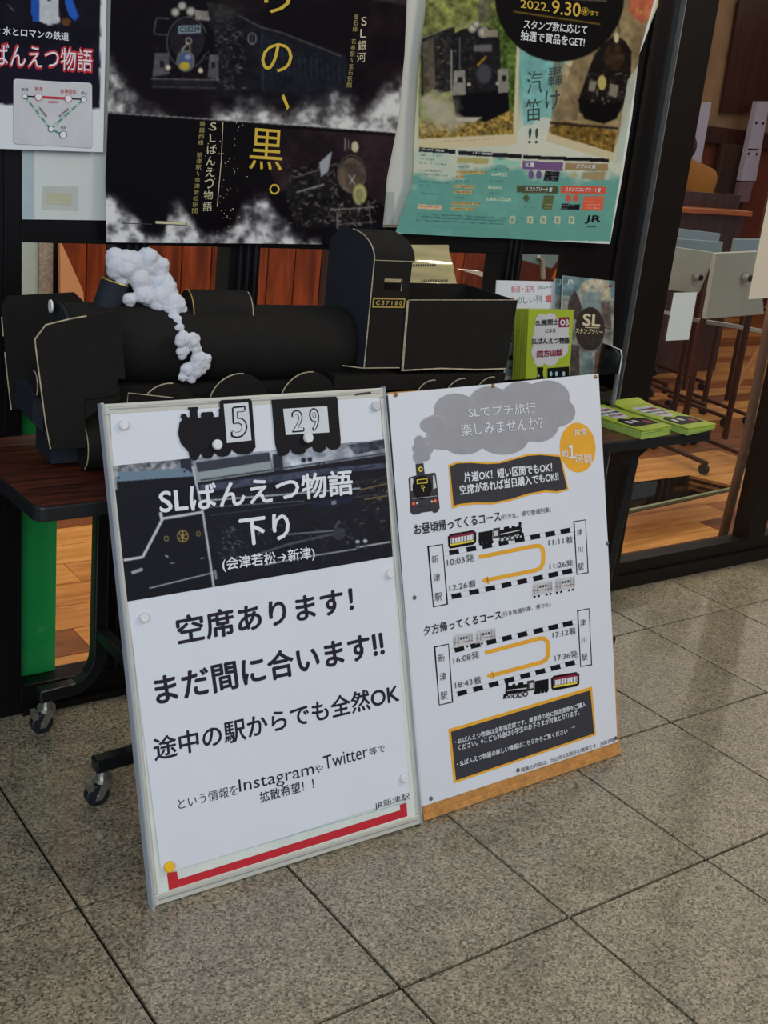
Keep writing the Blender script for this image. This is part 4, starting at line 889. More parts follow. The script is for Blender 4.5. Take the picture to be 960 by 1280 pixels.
# ------------------------------------------------------------------ card locomotive
LR = -.102; LO = np.array([.062, .937, 0.0]); LX = np.array([math.cos(LR), math.sin(LR), 0]); LYv = np.array([-LX[1], LX[0], 0])
def L(u, v, ly):   # pixel -> loco frame (x, ly, z) on the plane at width ly
    d = ray(u, v); p0 = LO + LYv * ly; t = LYv @ (p0 - CAM) / (LYv @ d); p = CAM + d * t; return (float(LX @ (p - LO)), ly, float(p[2]) - TH)
lo = E_('card_locomotive', (LO[0], LO[1], TH), 'handmade black card steam locomotive with numbered cab standing on the table', 'model train', rz=LR, local=True)
def torn(pts, r=.0013, par=lo, name='torn_edge'):
    q = G(); q.tube(pts, r, 5); return O(name, q, K['torn'], par)
bz = .932 - TH; BR = .081
q = G(); n = 40
def cylx(q, x0, x1, yc, zc, r, n=40, a0=0, a1=360):
    A = [(x0, yc + r * math.cos(math.radians(a0 + (a1 - a0) * i / n)), zc + r * math.sin(math.radians(a0 + (a1 - a0) * i / n))) for i in range(n if a1 - a0 == 360 else n + 1)]
    return q.prism(A, (x1 - x0, 0, 0))
q.tube([(.075, 0, bz), (.62, 0, bz), (.665, 0, bz), (.683, 0, bz), (.692, 0, bz)], [BR, BR, BR, BR * .96, BR * .85], 56, caps=False); q.prism([(.075, BR * math.cos(a), bz + BR * math.sin(a)) for a in [2 * math.pi * i / 48 for i in range(48)]], (.002, 0, 0)); bo_ = O('boiler', q, K['black_card'], lo, smooth=True, fix=False); bo_.data.materials[0] = K['black_card']; em_ = bo_.modifiers.new('edge_split', 'EDGE_SPLIT'); em_.split_angle = .9
q = G(); cylx(q, .068, .075, 0, bz, BR * .98, 40); O('smokebox_door', q, K['black_card_cool'], lo)
q = G(); cylx(q, .050, .0535, .0, L(85, 383, 0)[2], .0125, 18); q.tube([(.055, 0, bz + BR * .9), (.052, 0, L(85, 383, 0)[2])], .002, 6); O('headlamp', q, K['white'], lo)
# chassis, running plate
q = G(); q.box((.10, -.075, 0.002), (1.06, .075, .165)); O('chassis', q, K['black_card'], lo)
q = G(); q.box((.62, -.108, .150), (1.06, .108, .184)); O('running_plate', q, K['black_card'], lo, bevel=.001)
q = G(); q.box((.10, -.098, .138), (.64, .098, .146)); O('foot_plate', q, K['black_card'], lo)
def disc(xc, zt, r, y, name='wheel'):
    zc = zt - r; q = G(); q.prism([(xc + r * math.cos(a), y, zc + r * math.sin(a)) for a in [2 * math.pi * i / 28 for i in range(28)]], (0, .006, 0)); w_ = O(name, q, K['black_card'], lo)
    q = G(); q.tube([(xc + r * math.cos(a), y - .0005, zc + r * math.sin(a)) for a in [math.radians(g_) for g_ in range(85, 186, 10)]], .0012, 5); O('torn_rim', q, K['torn'], w_)
    return w_
for c, rr_ in ((L(210, 477, -.095), .062), (L(298, 465, -.095), .066), (L(385, 463, -.095), .066)): disc(c[0], c[2], rr_, -.108)
for c, rr_ in ((L(210, 477, -.095), .062), (L(298, 465, -.095), .066), (L(385, 463, -.095), .066)): disc(c[0], c[2], rr_, .102)
for u, v in ((540, 474), (577, 472), (614, 470)):
    c = L(u, v, -.112); disc(c[0], c[2], .044, -.120); disc(c[0], c[2], .044, .112)
# deflectors
def plate(name, px_, ly, th=.004, edges=None, m='black_card', zig=True):
    P = [L(u, v, ly) for u, v in px_]; q = G(); q.prism(P, (0, th, 0)); o = O(name, q, K[m], lo, bevel=.0006)
    if edges:
        for e in edges:
            pts = [np.array(L(u, v, ly)) - np.array([0, .0008, 0]) for u, v in e]
            q = G(); q.tube(pts, .0014, 5); O('torn_edge', q, K['torn'], o)
    return o
plate('smoke_deflector', [(43.5, 424), (57, 406), (108, 395), (148, 387), (154, 440), (157, 474), (147, 474), (148, 494), (105, 500), (108, 560), (63, 561.5)], -.148, edges=[[(43.5, 424), (45, 438), (52, 492), (57, 530), (63, 561)], [(43.5, 424), (57, 406), (90, 398), (108, 395)]])
plate('step_bracket', [(60, 518), (105, 500), (150, 482), (150, 500), (125, 512), (110, 522), (102, 530), (96, 560), (64, 562)], -.1435)
plate('smoke_deflector', [(1.5, 382), (9, 370), (93, 365.5), (106, 378), (108, 470), (100, 512), (14, 512)], .148, edges=[[(2, 396), (4, 420)], [(6, 440), (9, 470), (14, 512)]])
# front beam, buffer, cowcatcher and cylinder
q = G(); q.prism([L(42, 495, -.07), L(54, 495, -.07), L(54, 540, -.07), L(40, 528, -.07)], (0, .14, 0)); O('front_beam', q, K['black_card_cool'], lo)
c = L(46, 480, -.09); q = G(); cylx(q, c[0] - .004, c[0] + .03, c[1], c[2], .024, 24); O('buffer', q, K['black_card'], lo)
q = G(); q.tube([(c[0] - .0045, c[1] + .024 * math.cos(a), c[2] + .024 * math.sin(a)) for a in [math.radians(x) for x in range(70, 230, 12)]], .001, 5); O('torn_edge', q, K['torn'], lo)
q = G(); q.box((.04, -.06, .01), (.14, .06, .12)); O('front_truck', q, K['black_card_cool'], lo)
for s_ in (-1, 1):
    q = G(); q.tube([(.088, s_ * .103, .056), (.19, s_ * .103, .056)], .045, 30); cy = O('cylinder', q, K['black_card'], lo, bevel=.001)
    q = G(); q.tube([(.087, s_ * .103 + .045 * math.cos(a), .056 + .045 * math.sin(a)) for a in [math.radians(x) for x in (range(95, 245, 12))]], .0011, 5); O('torn_rim', q, K['torn'], cy)
    q = G(); q.box((.06, s_ * .10 - .006, .085), (.14, s_ * .10 + .006, .14)); O('cylinder_bracket', q, K['black_card'], lo)
P = [L(160, 491, -.125), L(216, 497, -.125), L(214, 506, -.125), L(158, 512, -.125)]
q = G(); q.prism(P, (0, .004, 0)); np_ = O('side_plate', q, K['black_card'], lo); torn([np.array(P[3]) - [0, .001, 0], np.array(P[0]) - [0, .001, 0], np.array(P[1]) - [0, .001, 0]], .0011)
# chimney
ca, cb = L(131, 391, 0), L(143.5, 352, 0); d_ = (Vector(cb) - Vector(ca)); q = G()
q.tube([Vector(ca) - d_ * .3, ca, cb], [.0285, .0275, .0262], 30, caps=False); q.tube([cb, Vector(ca) - d_ * .25], [.0245, .0255], 30, caps=False)
chm = O('chimney', q, K['black_card_cool'], lo, smooth=True)
t_ = d_.normalized(); u_ = t_.orthogonal().normalized(); v_ = t_.cross(u_)
q = G(); q.tube([Vector(cb) + (u_ * math.cos(a) + v_ * math.sin(a)) * .0262 for a in [2 * math.pi * i / 30 for i in range(31)]], .0014, 6); O('gold_rim', q, K['gold'], chm, label='gold paper rim')
q = G(); P = [Vector(ca) - d_ * .02 + (u_ * math.cos(a) + v_ * math.sin(a)) * .0285 for a in [math.radians(i) for i in range(0, 360, 12)]]; P = sorted(P, key=lambda p: p.x)[:9]; P = sorted(P, key=lambda p: p.y); q.tube(P, .0018, 6); O('white_seam', q, K['white'], chm)
# dome box
a_, b_ = L(235, 390, -.04), L(318, 392, -.04); q = G(); xx0, xx1 = .325, .452
prof = [(-.045 * math.cos(a), bz + BR - .022 + .052 * math.sin(a)) for a in [math.pi * i / 14 for i in range(15)]]
q.prism([(xx0, y, z) for y, z in prof], (xx1 - xx0, 0, 0)); dm = O('dome', q, K['black_card'], lo)
q = G(); q.tube([(xx0 - .0005, y, z) for y, z in prof[:9]], .0011, 5); O('torn_rim', q, K['gold'], dm)
q = G(); q.tube([(xx1 + .0005, y, z) for y, z in prof[:7]], .0011, 5); O('torn_rim', q, K['torn'], dm)
# cab
cx0, cx1, cw = .690, .776, .104; cz0, cz1, cza = .9 - TH, 1.128 - TH, 1.178 - TH
arch = [(-cw * math.cos(a), cz1 + (cza - cz1) * math.sin(a)) for a in [math.pi * i / 18 for i in range(19)]]
q = G(); q.prism([(cx0, -cw, cz0), *[(cx0, y, z) for y, z in arch], (cx0, cw, cz0)], (.004, 0, 0)); cb_ = O('cab_front', q, K['black_card_cool'], lo)
q = G()
for (y0, z0), (y1, z1) in zip(arch[:-1], arch[1:]): q.faces([(cx0, y0, z0), (cx1 + .012, y0, z0), (cx1 + .012, y1, z1), (cx0, y1, z1), (cx0, y0 * .97, z0 - .003), (cx1 + .012, y0 * .97, z0 - .003), (cx1 + .012, y1 * .97, z1 - .003), (cx0, y1 * .97, z1 - .003)], [(0, 1, 2, 3), (7, 6, 5, 4), (0, 4, 5, 1), (2, 6, 7, 3)])
O('cab_roof', q, K['black_card'], lo)
W4 = [L(u, v, -cw) for u, v in ((479.7, 349.7), (503.3, 348.7), (500.5, 364), (480.5, 363.3))]
wx0, wx1 = (W4[0][0] + W4[3][0]) / 2, (W4[1][0] + W4[2][0]) / 2; wz0, wz1 = (W4[2][2] + W4[3][2]) / 2, (W4[0][2] + W4[1][2]) / 2
for s_ in (-1, 1):
    q = G(); y0, y1 = (-cw, -cw + .004) if s_ < 0 else (cw - .004, cw)
    e_ = .02 if s_ > 0 else 0
    if s_ > 0: q.box((cx0, y0, cz0), (cx1 + .006, y1, cz0 + .07)); O('cab_side', q, K['black_card'], lo); continue
    q.box((cx0, y0, cz0), (wx0 - e_, y1, cz1)); q.box((wx1 + e_, y0, cz0), (cx1 + .006, y1, cz1)); q.box((wx0 - e_, y0, cz0), (wx1 + e_, y1, wz0 - e_)); q.box((wx0 - e_, y0, wz1 + e_), (wx1 + e_, y1, cz1)); O('cab_side', q, K['black_card'], lo)
torn([(cx0 - .0005, -cw - .0005, cz0), (cx0 - .0005, -cw - .0005, cz1)]); torn([(cx0 - .0005, y - .0005, z) for y, z in arch[:10]]); torn([(cx0, -cw - .0006, cz1), (cx1 + .01, -cw - .0006, cz1)], .0008)
torn([(cx0 - .045, -.09, cz0 + .003), (cx0 - .003, -cw, cz0), (cx1, -cw - .002, cz0)], .0012)
torn([(wx1, -cw - .0005, wz0), (wx1, -cw - .0005, wz1), (wx0, -cw - .0005, wz1)], .0009)
PN = [L(u, v, -cw - .001) for u, v in ((465.8, 373), (506.3, 371.7), (505, 384), (465.3, 385))]
nx0, nx1, nz0, nz1 = (PN[0][0] + PN[3][0]) / 2, (PN[1][0] + PN[2][0]) / 2, (PN[2][2] + PN[3][2]) / 2, (PN[0][2] + PN[1][2]) / 2
q = G(); q.box((nx0, -cw - .0025, nz0), (nx1, -cw - .0003, nz1)); npl = O('number_plate', q, K['gold'], lo, label='gold bordered number plate')
q = G(); q.box((nx0 + .003, -cw - .0030, nz0 + .003), (nx1 - .003, -cw - .0024, nz1 - .003)); O('plate_field', q, K['ink'], npl)
q = G(); V_, Fs_ = glyphs('C 5 7 1 8 0', .03); q.faces([(nx0 + .007 + a * (nx1 - nx0 - .014), -cw - .0034, nz0 + .0055 + b * (nz1 - nz0 - .011)) for a, b in V_], Fs_); O('number', q, K['gold'], npl)
# tender
tx0, tx1 = .782, 1.058; tz0, tz1 = .894 - TH, 1.050 - TH
q = G(); q.prism([(tx0, -.105, tz0), (tx1, -.105, tz0), (tx1 + .008, -.105, tz1), (tx0 - .004, -.105, tz1 - .004)], (0, .004, 0)); td = O('tender_side', q, K['black_card'], lo)
q = G(); q.prism([(tx0, .101, tz0), (tx1, .101, tz0), (tx1 + .008, .101, tz1 + .002), (tx0, .101, tz1)], (0, .004, 0)); O('tender_side', q, K['black_card'], lo)
q = G(); q.prism([(tx1, -.105, tz0), (tx1, .105, tz0), (tx1 + .006, .105, tz1), (tx1 + .006, -.105, tz1)], (.004, 0, 0)); O('tender_back', q, K['black_card'], lo)
q = G(); q.box((tx0, -.104, tz0), (tx1, .104, tz0 + .004)); O('tender_floor', q, K['black_card'], lo)
torn([(tx0 + .002, -.107, tz0), (tx0 - .003, -.107, tz1 - .004)], .0026); torn([(tx0, -.107, tz0), (tx0 + .1, -.107, tz0 + .003), (tx0 + .2, -.107, tz0 - .001), (tx1, -.107, tz0)], .0019); torn([(tx0, -.1055, tz1 - .003), (tx1 + .006, -.1055, tz1 + .001)], .001)

# ------------------------------------------------------------------ cotton smoke
blobs = [(147, 330, 17, 0), (165, 330, 19, 0), (185, 330, 17, 0), (202, 335, 11, 0), (175, 350, 15, .01), (164, 374, 9, .02), (183, 370, 13, .02), (198, 376, 13, .02), (207, 367, 16, .02), (217, 378, 14, .03), (224, 383, 10, .03), (200, 352, 14, 0), (155, 345, 12, 0), (216, 396, 7, .05),
         (222, 402, 6.5, .06), (224, 410, 6, .07), (229, 425, 10, .09), (240, 427, 10, .09), (246, 436, 7, .095), (228, 441, 8, .095), (250, 449, 11, .10), (256, 452, 9, .10), (247, 461, 10, .10), (235, 463, 9, .10), (229, 470, 6, .10), (240, 472, 7, .1)]
bm = bmesh.new(); rr = random.Random(2)
for u, v, r, dy in blobs:
    p = L(u, v, -dy * .9 if dy < .08 else -.094); pw = LO + LX * p[0] + LYv * p[1] + np.array([0, 0, p[2] + TH]); dist = np.linalg.norm(pw - CAM); R_ = r / F_PX * dist * 1.02
    for k in range(5):
        a = rr.uniform(0, 6.28); c = Vector(pw) + (Vector((math.cos(a) * .45 * R_, rr.uniform(-.2, .2) * R_, math.sin(a) * .45 * R_)) if k else Vector((0, 0, 0)))
        bmesh.ops.create_icosphere(bm, subdivisions=3, radius=R_ * (.72 if k else .86), matrix=Matrix.Translation(c) @ Matrix.Diagonal((1, .8, 1, 1)))
me = bpy.data.meshes.new('cotton_smoke'); c = sum((v.co for v in bm.verts), Vector()) / len(bm.verts)
for v in bm.verts: v.co -= c
bm.to_mesh(me); bm.free(); me.materials.append(K['cotton'])
cs = bpy.data.objects.new('cotton_smoke', me); COL.objects.link(cs); cs.location = c
tag(cs, 'white cotton wool smoke trailing from the chimney down the black boiler', 'cotton wool')
md = cs.modifiers.new('join', 'REMESH'); md.mode = 'VOXEL'; md.voxel_size = .0022; md.use_smooth_shade = True
for nm, sz, st_ in (('lumps', .016, .005), ('fluff', .005, .0018)):
    tx = bpy.data.textures.new(nm, 'CLOUDS'); tx.noise_scale = sz; tx.noise_depth = 3
    md = cs.modifiers.new(nm, 'DISPLACE'); md.texture = tx; md.strength = st_; md.mid_level = .5

# ------------------------------------------------------------------ laminated cream sheet behind the tender
p = Pl((0, 1.085, TH), (1, 0, 0), (0, .12, 1)); gs = E_('laminated_notice', (1.0, 1.07, TH), 'shiny cream laminated notice propped behind the cab and tender', 'sign')
u_m, v_m = 14, 30; q = G(); A, B, C_, D = p.at(478, 306), p.at(560, 306), p.at(583, 405), p.at(470, 405)
B2 = B + (B - p.at(560, 330)) * 0
for j in range(v_m + 1):
    for i in range(u_m + 1):
        s_, t_2 = i / u_m, j / v_m; P = (A * (1 - s_) + B * s_) * (1 - t_2) + (D * (1 - s_) + C_ * s_) * t_2
        q.v.append(tuple(P + p.n * (.0016 * math.sin(t_2 * 22 + s_ * 2.0) + .0012 * math.sin(t_2 * 47 - s_ * 5))))
for j in range(v_m):
    for i in range(u_m): a = j * (u_m + 1) + i; q.f.append((a, a + 1, a + u_m + 2, a + u_m + 1)); q.m.append(0)
q_ = O('film', q, K['gold_film'], gs, smooth=True)
q = G()
for k, (u0, v0, u1, hgt) in enumerate(((515, 333, 543, 3.5), (526, 352, 559, 3.2), (512, 358, 561, 2.8), (512, 363.5, 530, 2.6), (508, 372, 566, 3))):
    x = u0; r_ = random.Random(k)
    while x < u1:
        l = r_.uniform(1.6, 3); flat(q, p, [(x, v0), (x + l * .8, v0 - .3), (x + l * .8, v0 - hgt), (x + r_.uniform(0, .8), v0 - hgt * r_.uniform(.6, 1))], 12); x += l + .6
O('fine_print', q, K['ink_soft'], gs)
q = G(); b0 = p.at(520, 340); q.box((b0[0] - .04, 1.10, TH), (b0[0] + .05, 1.125, TH + .10)); O('stand', q, K['frame'], gs)
K['frost'] = mat('frosted_clear_plastic', (158, 166, 176), .2, 0, .1, 6, spec=.8)
K['yellow_plastic'] = mat('yellow_plastic', (232, 180, 16), .35)
K['pin'] = mat('dull_steel_pin', (96, 98, 102), .4, .5)
ST1 = ((1.568, .690), .13, 2); ST2 = ((1.737, .682), .10, 6)
rr = random.Random(9)
# ------------------------------------------------------------------ leaflet holder and its contents
RY = .925
rk = E_('leaflet_holder', (1.47, .95, TH), 'clear acrylic leaflet holder standing on the table right of the tender', 'holder')
pf, pb = Y(RY), Y(RY + .11)
a, b = pf.at(630, 470), pf.at(775, 470); X0, X1 = float(a[0]), float(b[0])
q = G(); q.box((X0, RY, TH), (X1, RY + .12, TH + .004)); O('base', q, K['acrylic'], rk)
q = G(); zt = float(pb.at(660, 385)[2]); q.prism([(X0, RY + .117, TH + .004), (X1, RY + .117, TH + .004), (X1, RY + .117, zt - .10), (X1 - .10, RY + .117, zt), (X0 + .03, RY + .117, zt), (X0 + .008, RY + .117, zt - .008), (X0, RY + .117, zt - .03)], (0, .003, 0)); O('back_plate', q, K['acrylic'], rk)
q = G(); q.box((X0, RY, TH + .004), (X1, RY + .003, TH + .11)); O('front_plate', q, K['acrylic'], rk)
for x, zz in ((X0, zt - .02), (X1 - .003, float(pf.at(775, 437)[2]))):
    q = G(); q.prism([(x, RY + .004, TH + .004), (x, RY + .116, TH + .004), (x, RY + .116, zz), (x, RY + .05, zz), (x, RY + .004, zz - .02)], (.003, 0, 0)); sp = O('side_plate', q, K['acrylic'], rk)
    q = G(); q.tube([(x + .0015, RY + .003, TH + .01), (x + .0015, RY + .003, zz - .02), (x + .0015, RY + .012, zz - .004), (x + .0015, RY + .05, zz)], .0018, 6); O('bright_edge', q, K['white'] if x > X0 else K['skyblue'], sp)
# white leaflet
p = Y(RY + .108); pr_ = [(621, 350.5), (693.3, 352), (690, 470), (616, 470)]
wlf = E_('leaflet', tuple(p.at(655, 470))[:2] + (TH + .005,), 'white leaflet with red and grey title behind the lime booklets', 'leaflet')
P = [p.at(*c) for c in pr_]; P[2][2] = P[3][2] = TH + .006; q = G(); q.prism(P, (0, .003, 0)); O('cover', q, K['paper'], wlf)
q = G(); flat(q, p, [(622, 385), (692, 386), (690, 470), (617, 470)], 1, 0); r_ = random.Random(6)
for i in range(46):
    x, y = r_.uniform(622, 650), r_.uniform(388, 466); flat(q, p, [(x, y), (x + r_.uniform(3, 10), y), (x + r_.uniform(3, 10), y + r_.uniform(2, 6)), (x, y + 3)], 2 + i % 3, r_.choice((1, 2, 3, 4, 5)))
O('photo_panel', q, [K['grey'], mat('leaf_green_ink', (92, 116, 54), .5), K['dgrey'], mat('olive_ink', (136, 146, 74), .5), K['lgrey'], K['ink_soft']], wlf)
q = G(); text(q, p, '新潟・庄内', (639, 366), (667, 365), (639, 357.5), 3, .0, 0); text(q, p, 'の', (646, 379.5), (652, 379), (646, 371.5), 3, 0, 1); text(q, p, 'しい列', (654, 379.5), (677, 378), (654, 370), 3, .0, 1); text(q, p, '車', (681.5, 378.5), (689.5, 378), (681.5, 369), 3, .03, 0); text(q, p, 'た', (638, 380), (645, 379.5), (638, 371.5), 3, 0, 2)
text(q, p, '2022.4-9', (672, 361), (689, 360.5), (672, 357.5), 3, 0, 1); O('lettering', q, [mat('soft_red_ink', (200, 92, 80), .5), mat('grey_green_ink', (108, 130, 124), .5), mat('rust_ink', (170, 100, 70), .5)], wlf, kind='stuff')
# stamp rally brochures
def broch(du, dy, label, sub):
    p = Y(RY + dy); c = [(704 + du, 344.5 + sub), (768.5 + du, 351.5 + sub), (764 + du, 477), (700 + du, 477)]
    t = E_('brochure', tuple(p.at(732 + du, 470))[:2] + (TH + .005,), label, 'brochure', 'grey rally brochures in the holder')
    P = [p.at(*k) for k in c]; P[2][2] = P[3][2] = TH + .006; q = G(); q.prism(P, (0, .003, 0)); O('pages', q, K['paper2'], t)
    cv = Canvas(680, 335, 775, 485, (136, 146, 142), 3)
    cv.poly([(680, 335), (775, 335), (775, 372), (680, 368)], (104, 128, 132), 1, .2, 3, 8); cv.poly([(728 + du, 352), (745 + du, 347), (760 + du, 352), (764 + du, 375), (740 + du, 380), (722 + du, 368)], (176, 164, 138), .9, .2, 5, 6); cv.poly([(680, 372), (775, 376), (775, 485), (680, 485)], (122, 122, 116), 1, .3, 7, 9)
    cv.poly([(712 + du, 372), (718 + du, 362), (724 + du, 374), (727 + du, 384), (722 + du, 400), (711 + du, 396), (709 + du, 382)], (66, 56, 56), .95, .2); cv.poly([(752 + du, 380), (762 + du, 376), (764 + du, 412), (752 + du, 410)], (88, 74, 66), .8, .3); cv.poly([(726 + du, 365), (752 + du, 364), (750 + du, 385), (728 + du, 386)], (118, 136, 138), .8, .1)
    cv.poly([(711 + du, 430), (724 + du, 432), (724 + du, 478), (711 + du, 478)], (62, 54, 52), .8, .3); cv.poly([(744 + du, 440), (760 + du, 440), (760 + du, 478), (742 + du, 478)], (110, 70, 58), .8, .3); cv.poly([(726 + du, 440), (740 + du, 440), (740 + du, 470), (726 + du, 470)], (92, 120, 122), .6, .3)
    cv.ell(737 + du, 411, 18.5, 27.5, (52, 46, 42)); cv.clutter(722 + du, 400, 752 + du, 432, 25, 4, [(70, 62, 54), (84, 76, 66)], 6)
    sheet('cover', p, cv, [(704 + du, 344.5 + sub), (700 + du, 477)], [(768.5 + du, 351.5 + sub), (764 + du, 477)], 64, 100, K['print_matt'], t, layer=3, smooth=False)
    q = G(); text(q, p, 'JR', (708 + du, 356), (716 + du, 356), (709 + du, 349.5), 5, .05, 0)
    if sub == 0: 
        text(q, p, 'SL', (728, 406.5), (749, 408), (729, 392), 5, .06, 1); text(q, p, 'スタンプラリー', (719, 416), (752.5, 418), (719.5, 410), 5, .04, 1); flat(q, p, [(731, 408.5), (749, 409.5), (748, 410.3), (731, 409.6)], 5, 1); text(q, p, 'ゆったり', (735, 358), (751, 358.5), (735, 354.5), 5, .02, 0); text(q, p, 'あつめる', (732, 365), (752, 366), (732, 360.5), 5, .02, 0)
        flat(q, p, ell(762.5, 357.5, 2.5, 1.6, 10), 5, 2)
    O('lettering', q, [mat('pale_ink', (190, 196, 190), .5), mat('cream_ink', (200, 188, 156), .5), K['crimson']], t, kind='stuff')
broch(-10, .10, 'grey brochure half hidden behind the stamp disc one', 4); broch(0, .085, 'grey brochure with a dark disc reading SL in the holder', 0)
# lime booklets upright in the holder
def booklet_up(k, dx, y, label):
    p = Y(y); c = [(661 - dx, 386 - .0 * k), (717.5 - dx, 387.5), (712 - dx, 468), (657 - dx, 470)]
    t = E_('lime_booklet', tuple(p.at(685 - dx, 470))[:2] + (TH + .005,), label, 'booklet', 'lime booklets upright in the holder')
    P = [p.at(*q_) for q_ in c]; s_ = (P[1] - P[2]) / np.linalg.norm(P[1] - P[2]); P[2] = P[1] - (P[1] - P[2]) * ((P[1][2] - TH - .006) / (P[1][2] - P[2][2])); P[3] = P[0] - (P[0] - P[3]) * ((P[0][2] - TH - .006) / (P[0][2] - P[3][2]))
    q = G(); q.prism(P, (0, .0065, 0)); O('pages', q, K['lime'], t, bevel=.001); return t, p
for k in range(6):
    t, p = booklet_up(k, 15 - k * 3.0 if k < 5 else 0, RY + .060 - k * .009, 'foremost lime booklet in the holder with the steam cloud title' if k == 5 else ['hindmost and leftmost lime booklet in the holder', 'second lime booklet from the left in the holder', 'third lime booklet from the left in the holder', 'fourth lime booklet from the left in the holder', 'lime booklet directly behind the foremost one'][k])
q = G()
flat(q, p, union_star((686, 424), ((677, 402, 8, 10), (688, 400, 8, 9), (684, 412, 17, 14), (676, 425, 11, 14), (695, 425, 17, 16), (700, 412, 11, 14), (672, 440, 8, 10), (690, 438, 18, 12), (674, 450, 7, 8), (688, 450, 9, 7), (700, 436, 10, 10))), 2, 0)
flat(q, p, [(671, 459), (679, 459), (678, 466), (680, 478), (669, 478), (672, 466)], 5, 1); flat(q, p, [(684, 460), (711, 458), (711, 478), (684, 478)], 5, 1)
for x in (688, 695, 704): flat(q, p, ell(x, 467, 1.8, 3, 12), 7, 2)
flat(q, p, ell(672.5, 469.5, 1.3, 1.3, 10), 7, 0)
flat(q, p, [(698, 397), (711, 396), (710.5, 408.5), (698, 409)], 6, 3)
O('cover_print', q, [K['lgrey'], K['ink'], K['skyblue'], K['crimson']], t)
q = G(); text(q, p, 'SL機関士', (669, 407), (697.5, 405.5), (669, 399.5), 9, .02, 0); text(q, p, 'OB', (699.5, 406.5), (709.8, 406), (699.5, 399.5), 9, .04, 1); text(q, p, 'による', (681.5, 415.5), (693.5, 415), (681.5, 410.5), 9, .02, 0); text(q, p, 'SLばんえつ物語', (664.5, 430), (711, 429), (664.5, 422), 9, .03, 0); text(q, p, '四方山話', (671, 446.5), (702, 444), (671, 438), 9, .05, 2)
O('lettering', q, [K['ink'], K['white_ink'], K['crimson']], t, kind='stuff')
# lime booklets lying in two stacks
def stack(corner_px, ang, n, fan, grp, where, ztop):
    base = corner_px
    for k in range(n):
        a = ang + fan * (k - n + 1) * .35 + rr.uniform(-.012, .012); z0 = TH + k * .0032; W_, H_ = .128, .262
        o0 = np.array([base[0] + rr.uniform(-.002, .002), base[1] + rr.uniform(-.002, .002)]); e1 = np.array([math.cos(a), math.sin(a)]); e2 = np.array([-e1[1], e1[0]])
        def C2(x, y, z): v = o0 + e1 * x + e2 * y; return (v[0], v[1], z)
        top = k == n - 1
        lbl = 'lime booklet on top of the %s' % where if top else ('lowest lime booklet of the %s' % where if k == 0 else ('lime booklet right under the top of the %s' % where if k == n - 2 else ('lime booklet just above the lowest of the %s' % where if k == 1 else ('lime booklet third from the bottom of the %s' % where if k == 2 else ('lime booklet fourth from the bottom of the %s' % where if k == 3 else 'lime booklet third from the top of the %s' % where)))))
        t = E_('lime_booklet', C2(W_ / 2, H_ / 2, z0), lbl, 'booklet', grp)
        q = G(); N = 8
        def zc(y): return .010 * max(0, (y / H_ - .75) / .25) ** 2 * (1 if top else 0) + (0.0012 if top else 0)
        for i in range(N):
            y0, y1 = H_ * i / N, H_ * (i + 1) / N
            q.faces([C2(0, y0, z0 + .0003 + zc(y0)), C2(W_, y0, z0 + .0003 + zc(y0)), C2(W_, y1, z0 + .0003 + zc(y1)), C2(0, y1, z0 + .0003 + zc(y1)), C2(0, y0, z0 + .0030 + zc(y0)), C2(W_, y0, z0 + .0030 + zc(y0)), C2(W_, y1, z0 + .0030 + zc(y1)), C2(0, y1, z0 + .0030 + zc(y1))], [(0, 1, 2, 3), (4, 5, 6, 7), (0, 1, 5, 4), (2, 3, 7, 6), (1, 2, 6, 5), (3, 0, 4, 7)])
        O('pages', q, K['lime_page'] if not top else K['lime'], t, fix=False)
        if top:
            def S(g_, pts, layer, mi):
                g_.poly([C2(x * W_, y * H_, z0 + .0031 + .00025 * layer + zc(y * H_)) for x, y in pts], mi)
            q = G(); S(q, union_star((.5, .62), ((.5, .62, .36, .14), (.35, .72, .2, .10), (.66, .72, .2, .10), (.5, .50, .26, .10)), 60), 1, 0)
            S(q, [(.08, .12), (.92, .12), (.95, .30), (.70, .38), (.5, .34), (.3, .40), (.08, .34)], 2, 1); S(q, [(.2, .22), (.32, .22), (.32, .30), (.2, .30)], 3, 2); S(q, [(.42, .22), (.54, .22), (.54, .30), (.42, .30)], 3, 2); S(q, ell(.72, .2, .1, .05), 3, 3); S(q, [(.55, .66), (.8, .66), (.8, .72), (.55, .72)], 4, 3)
            O('cover_print', q, [K['lgrey'], K['ink'], K['lgrey'], K['crimson']], t)
            q = G()
            for s_, x0_, x1_, y0_, y1_, mi in (('SL機関士', .18, .52, .665, .715, 0), ('SLばんえつ物語', .18, .82, .565, .62, 0), ('四方山話', .28, .72, .47, .53, 1)):
                V_, F_ = glyphs(s_, .03); q.cur = mi; q.faces([C2((x0_ + a_ * (x1_ - x0_)) * W_, (y0_ + b_ * (y1_ - y0_)) * H_, z0 + .0045 + zc((y0_ + b_ * (y1_ - y0_)) * H_)) for a_, b_ in V_], F_)
            O('lettering', q, [K['ink'], K['crimson']], t, kind='stuff')
stack(ST1[0], ST1[1], 7, .004, 'lime booklets in the front stack on the table', 'front stack at the table end', 0)
stack(ST2[0], ST2[1], 6, -.035, 'lime booklets in the rear stack on the table', 'rear stack at the table corner', 0)

